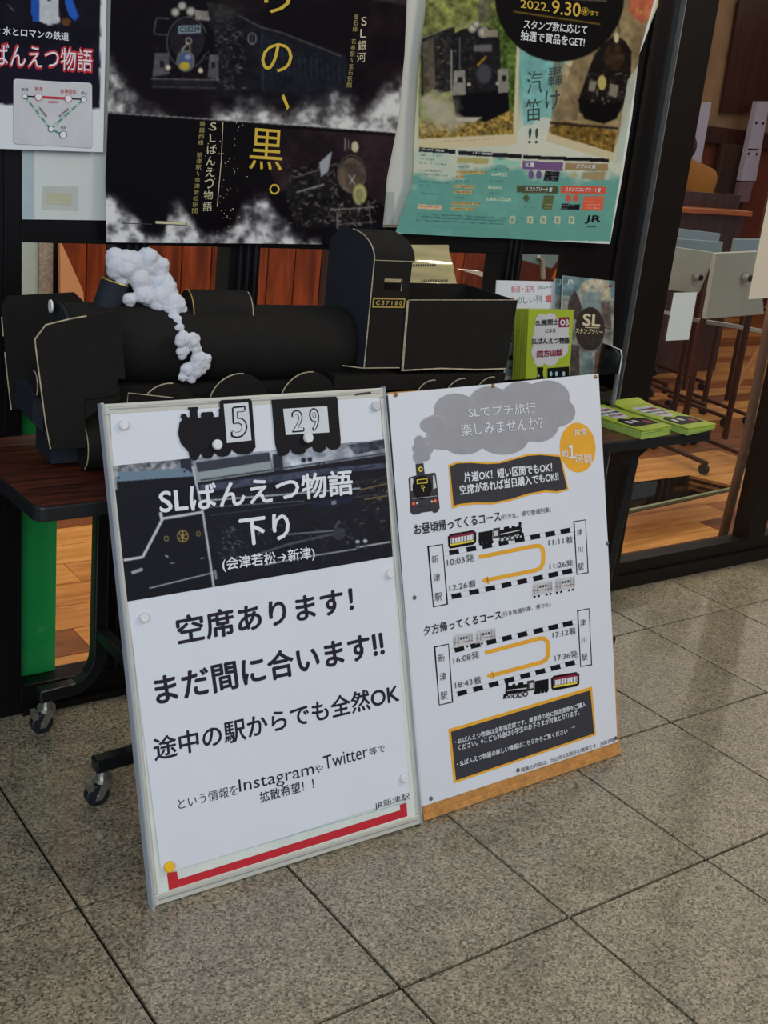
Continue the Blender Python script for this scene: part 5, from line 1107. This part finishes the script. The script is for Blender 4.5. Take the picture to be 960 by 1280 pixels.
# ------------------------------------------------------------------ sign boards leaning on the table
def frame_of(x, y, yaw, lean, roll):
    ex = np.array([math.cos(yaw), math.sin(yaw), 0]); n = np.array([-math.sin(yaw), math.cos(yaw), 0])
    up = np.array([0, 0, math.cos(lean)]) + n * math.sin(lean)
    return ex * math.cos(roll) + up * math.sin(roll), -ex * math.sin(roll) + up * math.cos(roll)
ex, ey = frame_of(.1183, .3941, -.028, .323, .0082); BW, BH = .6052, .9229
A_ = Pl((.1183, .3941, 0.0), ex, ey); A_.o = A_.o + A_.n * .004
bd = E_('sign_frame', (.42, .39, 0), 'aluminium-framed white sign announcing free seats, leaning on the table', 'sign')
def slabp(pl, a0, b0, a1, b1, d0, d1, q=None):
    q = q or G(); P = [pl.uv(a, b, d) for d in (d0, d1) for b in (b0, b1) for a in (a0, a1)]
    q.faces(P, [(0, 2, 3, 1), (4, 5, 7, 6), (0, 1, 5, 4), (2, 6, 7, 3), (0, 4, 6, 2), (1, 3, 7, 5)]); return q
O('back_board', slabp(A_, .004, .004, BW - .004, BH - .004, -.014, -.004), K['base_white'], bd)
fw = .020
def rail(a0, b0, a1, b1, hor, inner):
    # stepped moulding
    q = slabp(A_, a0, b0, a1, b1, -.014, .0015); 
    return q
for nm, (a0, b0, a1, b1) in (('bottom_rail', (0, 0, BW, fw)), ('top_rail', (0, BH - fw, BW, BH)), ('side_rail', (0, fw, .010, BH - fw)), ('side_rail', (BW - .010, fw, BW, BH - fw))):
    o = O(nm, slabp(A_, a0, b0, a1, b1, -.016, .0005), K['alu'], bd, bevel=.0015)
    if nm != 'side_rail':
        b_ = (b0 + b1) / 2; O('groove', slabp(A_, a0 + .01, b_ - .001 , a1 - .01, b_ + .001, .0005, .0016), K['edge'] if 0 else K['silver'], o)
        O('lip', slabp(A_, a0 + .006, b_ + .004, a1 - .006, b_ + .007, .0003, .0022), K['alu'], o)
for (a0, b0, a1, b1) in ((-.006, -.003, .0005, BH + .002), (BW - .0005, -.003, BW + .001, BH + .002)):
    O('clear_edge', slabp(A_, a0, b0, a1, b1, -.012, .006), K['frost'], bd, bevel=.001)
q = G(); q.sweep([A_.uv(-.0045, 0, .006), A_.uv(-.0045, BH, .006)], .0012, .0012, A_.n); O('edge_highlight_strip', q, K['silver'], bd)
# base print: red bracket
q = slabp(A_, .010, fw, BW - .010, BH - fw, -.004, -.002); O('display_sheet', q, K['base_white'], bd)
Rb = Pl(A_.o, ex, ey); Rb.o = A_.o - A_.n * .0018
q = G(); P = [(208.5, 1091.5), (211.2, 1112.7), (509.1, 1020.2), (508, 1003.3), (499.5, 1006), (500.3, 1012.5), (222.8, 1099.2), (220.9, 1089)]
flat(q, Rb, P, 1); O('red_bracket', q, K['red'], bd, label='red angle stripe along the foot')
q = G(); stroke(q, Rb, [(214, 1088), (509, 1002)], 1.0, 1); O('blue_line', q, K['skyblue'], bd)
# paper sheet
PT = (141, 517.0)
q = G(); pts = [(138, 516), (474, 492), (478, 548), (490.7, 695.7), (512, 996), (360, 1045), (208, 1091), (201, 1086), (159, 752), (140.5, 582)]
flat(q, Pl(A_.o, ex, ey), pts, 1); ps = O('paper_sheet', q, K['paper'], bd, fix=False)
# printed photograph
cv = Canvas(130, 535, 500, 760, (20, 20, 26), 2)
cv.poly([(138, 575), (482, 545), (484, 590), (300, 605), (140, 612)], (150, 156, 166), 1, .3, 4, 12)
cv.poly([(138, 578), (240, 570), (242, 584), (140, 592)], (120, 122, 128), 1, .4, 5, 6); cv.poly([(224, 573), (238, 571), (241, 600), (226, 588)], (40, 44, 60))
cv.poly([(143, 598), (150, 590), (230, 585), (241, 592), (243, 600), (146, 602)], (104, 124, 140)); cv.poly([(145, 602), (242, 595), (256, 720), (264, 736), (163, 752)], (20, 20, 28))
cv.ell(148, 597, 1.2, 1.2, (30, 34, 40)); cv.ell(230, 589, 1.2, 1.2, (30, 34, 40))
cv.poly([(244, 578), (336, 565), (340, 585), (250, 600)], (54, 58, 70)); cv.poly([(247, 590), (338, 576), (340, 592), (248, 604)], (140, 150, 152)); cv.poly([(340, 568), (352, 566), (354, 590), (342, 592)], (40, 42, 52))
cv.poly([(434, 556), (480, 549), (482, 560), (444, 568)], (60, 66, 78), 1, .4); cv.line([(250, 600), (484, 566)], 2, (60, 64, 74)); cv.line([(246, 604), (360, 590)], 2.5, (176, 182, 188))
cv.poly([(246, 603), (484, 568), (492, 700), (262, 738)], (24, 24, 32), 1, .15, 3, 10); cv.poly([(248, 606), (400, 586), (484, 578), (485, 584), (400, 594), (250, 616)], (66, 72, 92), .9, .2)
cv.line([(252, 622), (330, 616), (400, 612), (484, 596)], 3.2, (34, 36, 44)); cv.line([(250, 626), (340, 619), (450, 610)], 2.2, (150, 156, 162)); cv.line([(255, 634), (380, 626)], 1.2, (96, 100, 108)); cv.line([(262, 644), (486, 616)], 1, (60, 62, 70)); cv.line([(450, 612), (484, 604)], 1.6, (120, 100, 56)); cv.line([(455, 624), (486, 619)], 1.6, (120, 100, 56))
cv.line([(380, 588), (402, 578), (430, 590), (470, 582)], 1.2, (30, 32, 40)); cv.ell(379, 575, 3, 3, (34, 36, 44)); cv.ell(387, 574, 3, 3, (34, 36, 44)); cv.line([(345, 578), (352, 588)], 2, (40, 42, 50))
cv.poly([(390, 627), (440, 620), (440, 628), (392, 634)], (28, 34, 56)); cv.poly([(414, 626), (420, 625), (420, 630), (414, 631)], (120, 124, 128))
cv.line([(240, 582), (253, 640), (262, 700), (267, 736)], 2.8, (170, 174, 180)); cv.line([(154, 700), (178, 696), (203, 648), (252, 640)], 3.4, (184, 186, 190)); cv.line([(200, 640), (202, 650)], 4, (184, 186, 190))
cv.ring(228, 670, 6.5, 7, 1.3, (160, 140, 70)); cv.line([(222, 674), (234, 666)], 1.2, (160, 140, 70)); cv.line([(223, 666), (233, 675)], 1.2, (160, 140, 70)); cv.line([(228, 664), (228, 677)], 1.1, (160, 140, 70)); cv.ring(207.5, 673, 2.6, 3, 1, (150, 134, 76)); cv.ring(247.5, 667, 2.4, 3, 1, (150, 134, 76))
cv.line([(164, 716), (178, 711)], 4, (150, 154, 160)); cv.line([(186, 735), (268, 715)], 1.4, (166, 170, 176)); cv.line([(268, 712), (270, 724)], 3, (120, 124, 132)); cv.line([(206, 694), (210, 696)], 2, (150, 150, 150)); cv.line([(212, 704), (218, 703)], 1.5, (120, 120, 124)); cv.line([(250, 698), (255, 697)], 1.5, (130, 130, 132))
cv.line([(300, 700), (360, 680), (430, 664)], 3, (74, 76, 82)); cv.line([(355, 668), (430, 662)], 2, (104, 106, 110)); cv.ell(423, 667, 8, 8, (52, 54, 60), .9); cv.line([(418, 660), (424, 650)], 3, (66, 68, 74)); cv.clutter(270, 650, 440, 700, 60, 9, [(70, 72, 80), (44, 46, 54), (100, 102, 108), (16, 16, 22)], 14); cv.clutter(276, 656, 300, 700, 30, 19, [(110, 112, 116), (60, 62, 68)], 8)
cv.clutter(440, 600, 488, 660, 30, 29, [(64, 66, 76), (96, 98, 108), (120, 112, 80)], 10)
cv.line([(330, 706), (380, 696), (445, 686)], 1.6, (150, 154, 158)); cv.line([(445, 684), (488, 677)], 2, (160, 164, 168)); cv.ell(446.5, 677, 2.6, 2.4, (176, 178, 180)); cv.ell(456, 676, 2.6, 2.4, (176, 178, 180)); cv.line([(447, 678), (448, 686)], 2.4, (60, 62, 68)); cv.line([(456, 678), (457, 686)], 2.4, (60, 62, 68))
cv.blur(1)
sheet('printed_photograph', A_, cv, [(140.6, 582.4), (159, 752)], [(479.9, 549), (490.7, 695.7)], 350, 180, K['print_matt'], bd, layer=3, smooth=False)
q = G()
text(q, A_, 'SLばんえつ物語', (200.5, 643), (441, 617.5), (197.6, 609.5), 5, .03, 0); text(q, A_, '下り', (302, 682.5), (362.5, 673.5), (298.5, 649), 5, .035, 0); text(q, A_, '(会津若松→新津)', (278.5, 715.5), (393.5, 700), (276.8, 697.5), 5, .015, 0)
text(q, A_, '空席あります！', (223.2, 806), (442, 764), (219.5, 771.5), 3, .035, 1); text(q, A_, 'まだ間に合います‼', (196.7, 881.5), (480.5, 819.5), (191.6, 845.5), 3, .035, 1); text(q, A_, '途中の駅からでも全然OK', (193.8, 951.5), (499, 877.5), (190.5, 923), 3, .025, 1)
text(q, A_, 'という情報を', (223.2, 1012.3), (297.6, 993), (221.8, 998.8), 3, .008, 1); text(q, A_, 'Instagram', (299.5, 995), (393, 972.2), (297.5, 974.5), 3, .0, 1); text(q, A_, 'や', (393.5, 967.5), (404, 964.5), (392.5, 957.5), 3, .01, 1); text(q, A_, 'Twitter', (405.3, 962.2), (460.2, 946.5), (403.2, 945.5), 3, .0, 1); text(q, A_, '等で', (461.7, 945), (481.4, 939.5), (460.6, 935.5), 3, .005, 1)
text(q, A_, '拡散希望！！', (325.5, 1003.8), (392.5, 985.5), (324, 990.4), 3, .015, 1); text(q, A_, 'JR新津駅', (468.7, 1013), (512.4, 1000), (467.5, 1003.3), 3, .012, 1)
O('lettering', q, [K['white_ink'], K['plum']], bd, kind='stuff')
# small maker's label on the top rail
q = G(); flat(q, A_, [(443, 492), (463, 489.8), (463, 492.2), (443, 494.4)], 9); O('dark_label', q, K['dgrey'], bd)
# train cut-outs held by magnets
def z1(l, ox=110, oy=470, s=3.692): return [(x / s + ox, y / s + oy) for x, y in l]
def cut(name, pts, card, txt, label, tq):
    t = E_(name, tuple(A_.at(*pts[0])), label, 'paper cut-out', 'black paper train cut-outs on the sign')
    q = G(); P = [A_.at(u, v, .0022) for u, v in pts]; q.prism(P, A_.n * .0012); O('silhouette', q, K['ink'], t)
    q = G(); flat(q, A_, card, 13); O('white_card', q, mat('card_white', (198, 202, 204), .6), t)
    q = G()
    for s_, a, b, c in tq: text(q, A_, s_, a, b, c, 15, .05, 0); 
    for s_, a, b, c in tq:
        text(q, A_, s_, (a[0] + .7, a[1] - .8), (b[0] - .9, b[1] - .8), (c[0] + .7, c[1] + .8), 17, -.012, 1)
    O('numeral', q, [K['ink'], mat('numeral_white', (198, 202, 204), .6)], t)
arc = lambda cx, cy, rx, ry, a0, a1, n=6: [(cx + rx * math.cos(math.radians(a0 + (a1 - a0) * i / n)), cy + ry * math.sin(math.radians(a0 + (a1 - a0) * i / n))) for i in range(n + 1)]
pts = z1([(425, 310), (413, 265), (420, 215), (432, 202), (425, 190), (428, 176), (448, 174), (455, 190), (467, 190), (468, 158), (460, 155), (460, 145), (505, 143), (505, 155), (501, 158), (503, 192), (519, 192), (518, 180), (522, 168), (570, 165), (576, 176), (576, 190), (602, 188), (602, 162), (596, 158), (606, 150), (604, 120), (614, 111), (744, 106), (752, 114), (770, 330)] + arc(712, 335, 52, 27, 0, 180) + arc(618, 345, 40, 28, 0, 180) + arc(548, 350, 32, 32, 20, 170) + arc(488, 352, 26, 38, 20, 180))
cut('engine_cutout', pts, z1([(622, 130), (735, 122), (750, 297), (637, 310)]), '5', 'black paper engine cut-out showing a 5 on its cab', [('5', *z1([(660, 285), (728, 278), (655, 148)]))])
z2 = lambda l: z1(l, 300, 470, 4.364)
pts = z2([(168, 130), (520, 112), (527, 125), (545, 350)] + arc(505, 375, 38, 28, 0, 180) + arc(428, 385, 38, 32, 0, 180) + arc(315, 400, 42, 30, 0, 180) + arc(232, 400, 36, 35, 0, 180) + [(188, 370)])
cut('tender_cutout', pts, z2([(230, 180), (470, 165), (482, 308), (245, 322)]), '29', 'black paper tender cut-out showing 29 right of the engine', [('2', *z2([(282, 305), (342, 300), (276, 192)])), ('9', *z2([(382, 300), (428, 297), (372, 180)]))])
def magnet(u, v, r, m, label, thick=.008, off=.0015, grp='round magnets on the sign'):
    c0 = A_.at(u, v, off); R_ = r / F_PX * np.linalg.norm(c0 - CAM); q = G(); q.tube([c0, c0 + A_.n * thick * .7, c0 + A_.n * thick], [R_, R_, R_ * .82], 22)
    O('magnet', q, K[m], label=label, cat='magnet', group=grp, bevel=.0006)
magnet(153.5, 531.5, 6.2, 'white', 'white magnet at the top left corner of the sign'); magnet(269, 556, 6.5, 'white', 'white magnet holding the engine cut-out with the 5', off=.0062); magnet(382.5, 547.5, 6.5, 'white', 'white magnet holding the tender cut-out with the 29', off=.0062)
magnet(468.5, 508, 6, 'lgrey', 'greyish magnet at the top right corner of the sign'); magnet(486.5, 717, 6, 'white', 'white magnet at the right edge below the printed photograph'); magnet(179, 772, 6, 'white', 'white magnet at the left edge beside the first text line')
magnet(504, 972, 5.5, 'white', 'white magnet at the right edge above the station name'); magnet(210.5, 1083, 6.5, 'yellow_plastic', 'yellow magnet at the bottom left corner of the sign')

# ------------------------------------------------------------------ right board
ex2, ey2 = frame_of(.733, .3856, .0176, .304, -.0003); CW, CH = .6201, .9188
Bp = Pl((.733, .3856, .0), ex2, ey2); Bp.o = Bp.o + Bp.n * .002
b2 = E_('timetable_board', (1.04, .39, 0), 'raw-edged wooden board covered by a white timetable sheet with grey cloud', 'sign')
O('board', slabp(Bp, .003, 0.0, CW, CH - .004, -.018, -.0015), K['particle'], b2, bevel=.001)
O('bottom_batten', slabp(Bp, .004, 0.001, CW - .001, .016, -.0015, .0025), K['particle'], b2, bevel=.002)
q = G(); flat(q, Bp, [(483.5, 492.5), (615, 480), (748, 467), (760, 683), (767, 828), (771.6, 927.3), (650, 968), (525, 1009), (505, 760)], 1); O('timetable_sheet', q, K['paper'], b2, fix=False)
q = G(); q.sweep([Bp.at(484, 494), Bp.at(505, 760), Bp.at(525, 1008)], .002, .0006, Bp.n); O('sheet_edge', q, K['ink_soft'], b2)
a5 = lambda l: [(x / 3.4286 + 480, y / 3.4286 + 460) for x, y in l]
a6 = lambda l: [(x / 3.4286 + 490, y / 3.4286 + 620) for x, y in l]
a7 = lambda l: [(x / 3.4286 + 510, y / 3.4286 + 840) for x, y in l]
ms = [K['grey'], K['paper'], K['orange'], K['dgrey'], K['ink'], K['red'], K['yellow'], K['lgrey'], K['crimson']]
q = G()
CL = ((305, 180, 92, 72), (450, 140, 85, 62), (585, 130, 88, 72), (700, 125, 95, 72), (748, 190, 72, 60), (222, 245, 70, 42), (255, 310, 84, 42), (340, 300, 100, 72), (510, 300, 110, 72), (655, 250, 92, 68), (480, 220, 200, 90))
flat(q, Bp, a5(union_star((470, 220), CL)), 2, 0)
for x, y, rx, ry, a0, a1 in ((305, 180, 92, 72, 230, 330), (225, 245, 70, 42, 150, 300), (450, 140, 85, 62, 190, 250), (585, 130, 88, 72, 190, 240), (655, 250, 92, 68, -60, 40), (260, 310, 84, 42, 150, 220)):
    stroke(q, Bp, a5(arc(x, y, rx - 2, ry - 2, a0, a1, 10)), .55, 4, 7)
flat(q, Bp, a5(union_star((158, 350), ((190, 308, 22, 16), (150, 315, 22, 26), (180, 345, 32, 28), (148, 345, 28, 24), (148, 380, 26, 26), (175, 378, 24, 22), (150, 402, 18, 14)))), 2.6, 0)
for x, y, rx, ry in () and ((190, 305, 20, 16), (150, 315, 22, 26), (180, 345, 32, 28), (148, 345, 28, 24), (148, 380, 26, 26), (175, 378, 24, 22), (150, 402, 18, 14)): flat(q, Bp, a5(ell(x, y, rx, ry, 20)), 2, 0)
flat(q, Bp, a5(ell(829, 341, 77, 107, 36, -.05)), 2, 2)
top = [(275, 415), (310, 402), (370, 400), (440, 405), (490, 402), (550, 386), (610, 370), (670, 366), (757, 374)]; bot = [(790, 522), (740, 536), (690, 532), (620, 545), (540, 570), (460, 585), (390, 584), (330, 590), (290, 603)]
flat(q, Bp, a5(top + bot), 4, 2)
top = [(281, 422), (312, 409), (370, 407), (440, 412), (492, 409), (552, 393), (612, 377), (670, 373), (752, 381)]; bot = [(783, 517), (740, 528), (690, 524), (618, 537), (538, 562), (458, 577), (388, 576), (330, 581), (297, 590)]
flat(q, Bp, a5(top + bot), 5, 3)
# engine seen from the front
flat(q, Bp, a5([(134, 412), (168, 408), (174, 455), (216, 448), (222, 458), (238, 600), (228, 618), (212, 622), (205, 614), (160, 620), (148, 626), (125, 630), (112, 618), (104, 470), (138, 460)]), 3, 3)
flat(q, Bp, a5([(112, 475), (122, 470), (132, 530), (114, 526)]), 4, 7); flat(q, Bp, a5([(208, 462), (214, 458), (224, 512), (210, 520)]), 4, 7); flat(q, Bp, a5(ell(162, 512, 42, 52, 24)), 5, 4); flat(q, Bp, a5(ell(155, 434, 10, 11, 14)), 5, 6); flat(q, Bp, a5(ell(155, 434, 5, 6, 10)), 6, 3)
flat(q, Bp, a5([(138, 478), (184, 473), (185, 493), (139, 497)]), 6, 6); flat(q, Bp, a5([(141, 481), (181, 476), (182, 490), (142, 494)]), 7, 4)
stroke(q, Bp, a5([(155, 505), (165, 503), (172, 512), (160, 516), (158, 508)]), .6, 6, 6); stroke(q, Bp, a5([(166, 515), (168, 530)]), .6, 6, 6)
for x, y, m in ((124, 581, 5), (217, 569, 5), (140, 579, 7), (203, 572, 7)): flat(q, Bp, a5(ell(x, y, 9 if m == 5 else 5, 10 if m == 5 else 5, 12)), 6, m); 
for x, y in ((124, 581), (217, 569)): flat(q, Bp, a5(ell(x, y, 4, 5, 8)), 7, 2)
stroke(q, Bp, a5([(120, 560), (225, 548)]), .5, 6, 7); stroke(q, Bp, a5([(148, 595), (195, 590), (196, 606), (150, 610)]), .5, 6, 4)
# station boxes, tracks, arrows and trains
def boxed(c): flat(q, Bp, a6(c), 2, 4); m_ = np.mean(c, 0); flat(q, Bp, a6([(m_[0] + (x - m_[0]) * .83, m_[1] + (y - m_[1]) * .965) for x, y in c]), 3, 1)
boxed([(150, 215), (218, 205), (240, 465), (175, 478)]); boxed([(776, 108), (830, 100), (842, 330), (790, 338)]); boxed([(178, 645), (243, 632), (262, 885), (200, 898)]); boxed([(792, 490), (845, 480), (857, 725), (806, 733)])
def track(p0, p1, cs, wd):
    p0, p1 = np.array(p0, float), np.array(p1, float); d = (p1 - p0) / np.hypot(*(p1 - p0)); n = np.array([-d[1], d[0]])
    for s_ in (-1, 1): stroke(q, Bp, a6([p0 + n * s_ * wd / 2, p1 + n * s_ * wd / 2]), .3, 2, 0)
    for cx in cs:
        c = p0 + d * (cx - p0[0]) / d[0]; flat(q, Bp, a6([c - d * 21 - n * wd / 2, c + d * 21 - n * wd / 2, c + d * 21 + n * wd / 2, c - d * 21 + n * wd / 2]), 3, 4)
track((225, 248), (778, 143), (265, 339, 407, 477, 546, 613, 677, 742), 21); track((245, 434), (782, 317), (275, 351, 420, 490, 557, 625, 690, 750), 21)
track((255, 664), (794, 538), (288, 357, 425, 492, 558, 626, 690, 752), 21); track((268, 852), (800, 708), (300, 368, 435, 502, 570, 635, 700, 762), 21)
def uarrow(pts, head): stroke(q, Bp, a6(pts), 5.0, 3, 2); flat(q, Bp, a6(head), 3, 2)
uarrow([(372, 262), (610, 214), (632, 214), (644, 226), (648, 250), (646, 288), (636, 308), (615, 318), (405, 360)], [(380, 364), (410, 343), (416, 378)])
uarrow([(398, 672), (632, 610), (652, 611), (664, 624), (668, 645), (668, 682), (658, 702), (640, 712), (430, 768)], [(402, 772), (432, 750), (438, 786)])
def coach(o, f=1):
    T = lambda l: a6([(o[0] + x * f, o[1] + y) for x, y in l])
    flat(q, Bp, T([(0, 20), (12, 8), (108, -8), (122, 2), (122, 44), (110, 54), (10, 72), (2, 62)]), 3, 4); flat(q, Bp, T([(10, 18), (112, 0), (112, 10), (10, 28)]), 4, 8)
    flat(q, Bp, T([(12, 28), (112, 10), (112, 32), (12, 50)]), 4, 1); flat(q, Bp, T([(10, 52), (112, 34), (112, 42), (10, 60)]), 4, 6)
    for i in range(8): x = 16 + i * 13; stroke(q, Bp, T([(x, 28 - i * 2.3), (x, 49 - i * 2.3)]), .9, 5, 8 if i % 2 else 4)
    for x in (20, 50, 80): flat(q, Bp, T([(x, 10 - x * .15), (x + 10, 8 - x * .15), (x + 10, 12 - x * .15), (x, 14 - x * .15)]), 3, 5)
coach((238, 154)); 
def engine(o, f):
    T = lambda l: a6([(o[0] + x * f, o[1] + (y - (0 if f > 0 else 30 * 0))) for x, y in l])
    k = -1 if f > 0 else 1
    sl = lambda x: k * x * .17 * (1 if f > 0 else 1)
    S = lambda l: T([(x, y + sl(x)) for x, y in l])
    flat(q, Bp, S([(0, 8), (60, 8), (60, 54), (0, 54)]), 3, 4); flat(q, Bp, S([(62, 2), (92, 2), (92, 46), (62, 46)]), 3, 3); flat(q, Bp, S([(66, 14), (82, 14), (82, 36), (66, 36)]), 4, 7)
    flat(q, Bp, S([(90, 14), (180, 10), (186, 24), (184, 46), (90, 46)]), 3, 4); flat(q, Bp, S([(172, -6), (184, -6), (182, 16), (172, 16)]), 3, 4); flat(q, Bp, S([(108, 4), (130, 3), (132, 16), (108, 16)]), 3, 4); flat(q, Bp, S([(142, 5), (156, 5), (156, 16), (142, 16)]), 3, 4)
    flat(q, Bp, S([(94, 30), (178, 26), (178, 30), (94, 35)]), 4, 7); flat(q, Bp, S([(176, 40), (192, 40), (196, 62), (170, 62)]), 3, 4)
    for x in (10, 26, 42, 56): flat(q, Bp, S(ell(x, 58, 8, 8, 12)), 4, 4)
    for x, r in ((100, 12), (122, 12), (144, 12), (164, 8), (180, 7)): flat(q, Bp, S(ell(x, 56, r, r, 14)), 5, 3); flat(q, Bp, S(ell(x, 56, r * .55, r * .55, 12)), 6, 7)
engine((370, 148), 1); engine((670, 775), -1)
T0 = (680, 768)
coach((680, 762))
def emu(o):
    for i, dx in enumerate((0, 96)):
        T = lambda l: a6([(o[0] + dx + x, o[1] + y - (dx + x) * .19) for x, y in l])
        flat(q, Bp, T([(0, 14), (8, 6), (86, 10), (88, 58), (0, 64)]), 3, 7)
        for x in (6, 20, 66, 78): flat(q, Bp, T([(x, 18), (x + 6, 18), (x + 6, 52), (x, 52)]), 4, 0)
        for x in (30, 42, 54): flat(q, Bp, T([(x, 22), (x + 8, 22), (x + 8, 32), (x, 32)]), 4, 3)
        stroke(q, Bp, T([(2, 40), (86, 44)]), .5, 5, 8)
        for x in (10, 28, 62, 78): flat(q, Bp, T(ell(x, 66, 5, 5, 10)), 4, 4)
emu((600, 368)); emu((260, 590))
# dark notice box
flat(q, Bp, a7([(172, 245), (788, 62), (805, 270), (195, 478)]), 2, 2); flat(q, Bp, a7([(183, 256), (780, 78), (797, 263), (205, 464)]), 3, 3)
O('printed_diagram', q, ms, b2, fix=False, kind='stuff')
q = G()
def T5(s_, lb, rb, lt, b=.0, m=0, ly=7): text(q, Bp, s_, *a5([lb, rb, lt]), ly, b, m)
def T6(s_, lb, rb, lt, b=.0, m=0, ly=7): text(q, Bp, s_, *a6([lb, rb, lt]), ly, b, m)
def T7(s_, lb, rb, lt, b=.0, m=0, ly=7): text(q, Bp, s_, *a7([lb, rb, lt]), ly, b, m)
T5('SLでプチ旅行', (362, 214), (650, 190), (357, 170), .01, 1); T5('楽しみませんか？', (330, 294), (680, 260), (324, 240), .01, 1)
T5('片道', (815, 292), (868, 286), (812, 262), .015, 1); T5('約', (762, 382), (787, 380), (759, 352), .015, 1); T5('１', (790, 388), (816, 386), (787, 332), .04, 1); T5('時間', (820, 408), (888, 410), (817, 368), .01, 1)
T5('片道OK！短い区間でもOK！', (342, 490), (718, 444), (339, 448), .03, 1); T5('空席があれば当日購入でもOK‼', (325, 544), (746, 482), (321, 503), .03, 1)
T5('お昼頃帰ってくるコース', (130, 716), (498, 656), (125, 670), .02); T5('(行きSL、帰り普通列車)', (501, 655), (713, 621), (498, 628), .01)
T6('夕方帰ってくるコース', (136, 598), (467, 526), (132, 558), .02); T6('(行き普通列車、帰りSL)', (470, 522), (679, 476), (466, 498), .01)
for s_, lb, rb, lt in (('10:03発', (235, 302), (350, 280), (232, 268)), ('12:26着', (245, 410), (358, 388), (243, 378)), ('11:11着', (670, 214), (773, 200), (668, 184)), ('11:26発', (675, 315), (776, 300), (672, 286)), ('16:08発', (262, 721), (374, 694), (259, 688)), ('18:43着', (270, 827), (381, 801), (267, 795)), ('17:12着', (688, 611), (787, 590), (685, 580)), ('17:36発', (697, 709), (794, 690), (694, 679))): T6(s_, lb, rb, lt, -.004, 2)
for s_, x, y, h in (('新', 183, 270, 17), ('津', 190, 350, 17), ('駅', 197, 432, 18), ('津', 802, 155, 14), ('川', 804, 230, 13), ('駅', 807, 303, 15), ('新', 210, 693, 17), ('津', 217, 773, 17), ('駅', 221, 855, 17), ('津', 816, 542, 14), ('川', 820, 617, 13), ('駅', 823, 690, 15)):
    T6(s_, (x - h * .85, y + h + 2), (x + h * .85, y + h - 2), (x - h * .9, y - h + 2), -.006, 2)
T7('・SLばんえつ物語は全車指定席です。乗車券の他に指定席券をご購入', (201, 312), (760, 147), (199, 288), .015, 1); T7('ください。※こども料金は小学生のお子さまが対象となります。', (214, 338), (732, 183), (211, 312), .015, 1); T7('・SLばんえつ物語の詳しい情報はこちらからご覧ください', (208, 407), (681, 262), (206, 383), .015, 1); T7('→', (697, 243), (714, 238), (696, 234), .02, 1)
T7('掲載の内容は、2022年5月現在の情報です。JR新津駅', (484, 434), (886, 300), (481, 411), -.004, 2)
O('lettering', q, [K['ink'], K['white_ink'], K['ink_soft']], b2, fix=False, kind='stuff')
for (u, v, m) in (*[(x, y, 'brass') for x, y in a5([(48, 115), (466, 76), (905, 38)])], *[(x, y, 'steel') for x, y in a6([(95, 435), (922, 203)])], *[(x, y, 'steel') for x, y in a7([(97, 542), (470, 420), (889, 283)])]):
    c0 = Bp.at(u, v, .0006); q = G(); q.ball(c0, .0048, 10, 6); O('pin', q, K[m] if m == 'brass' else K['pin'], b2, smooth=True)
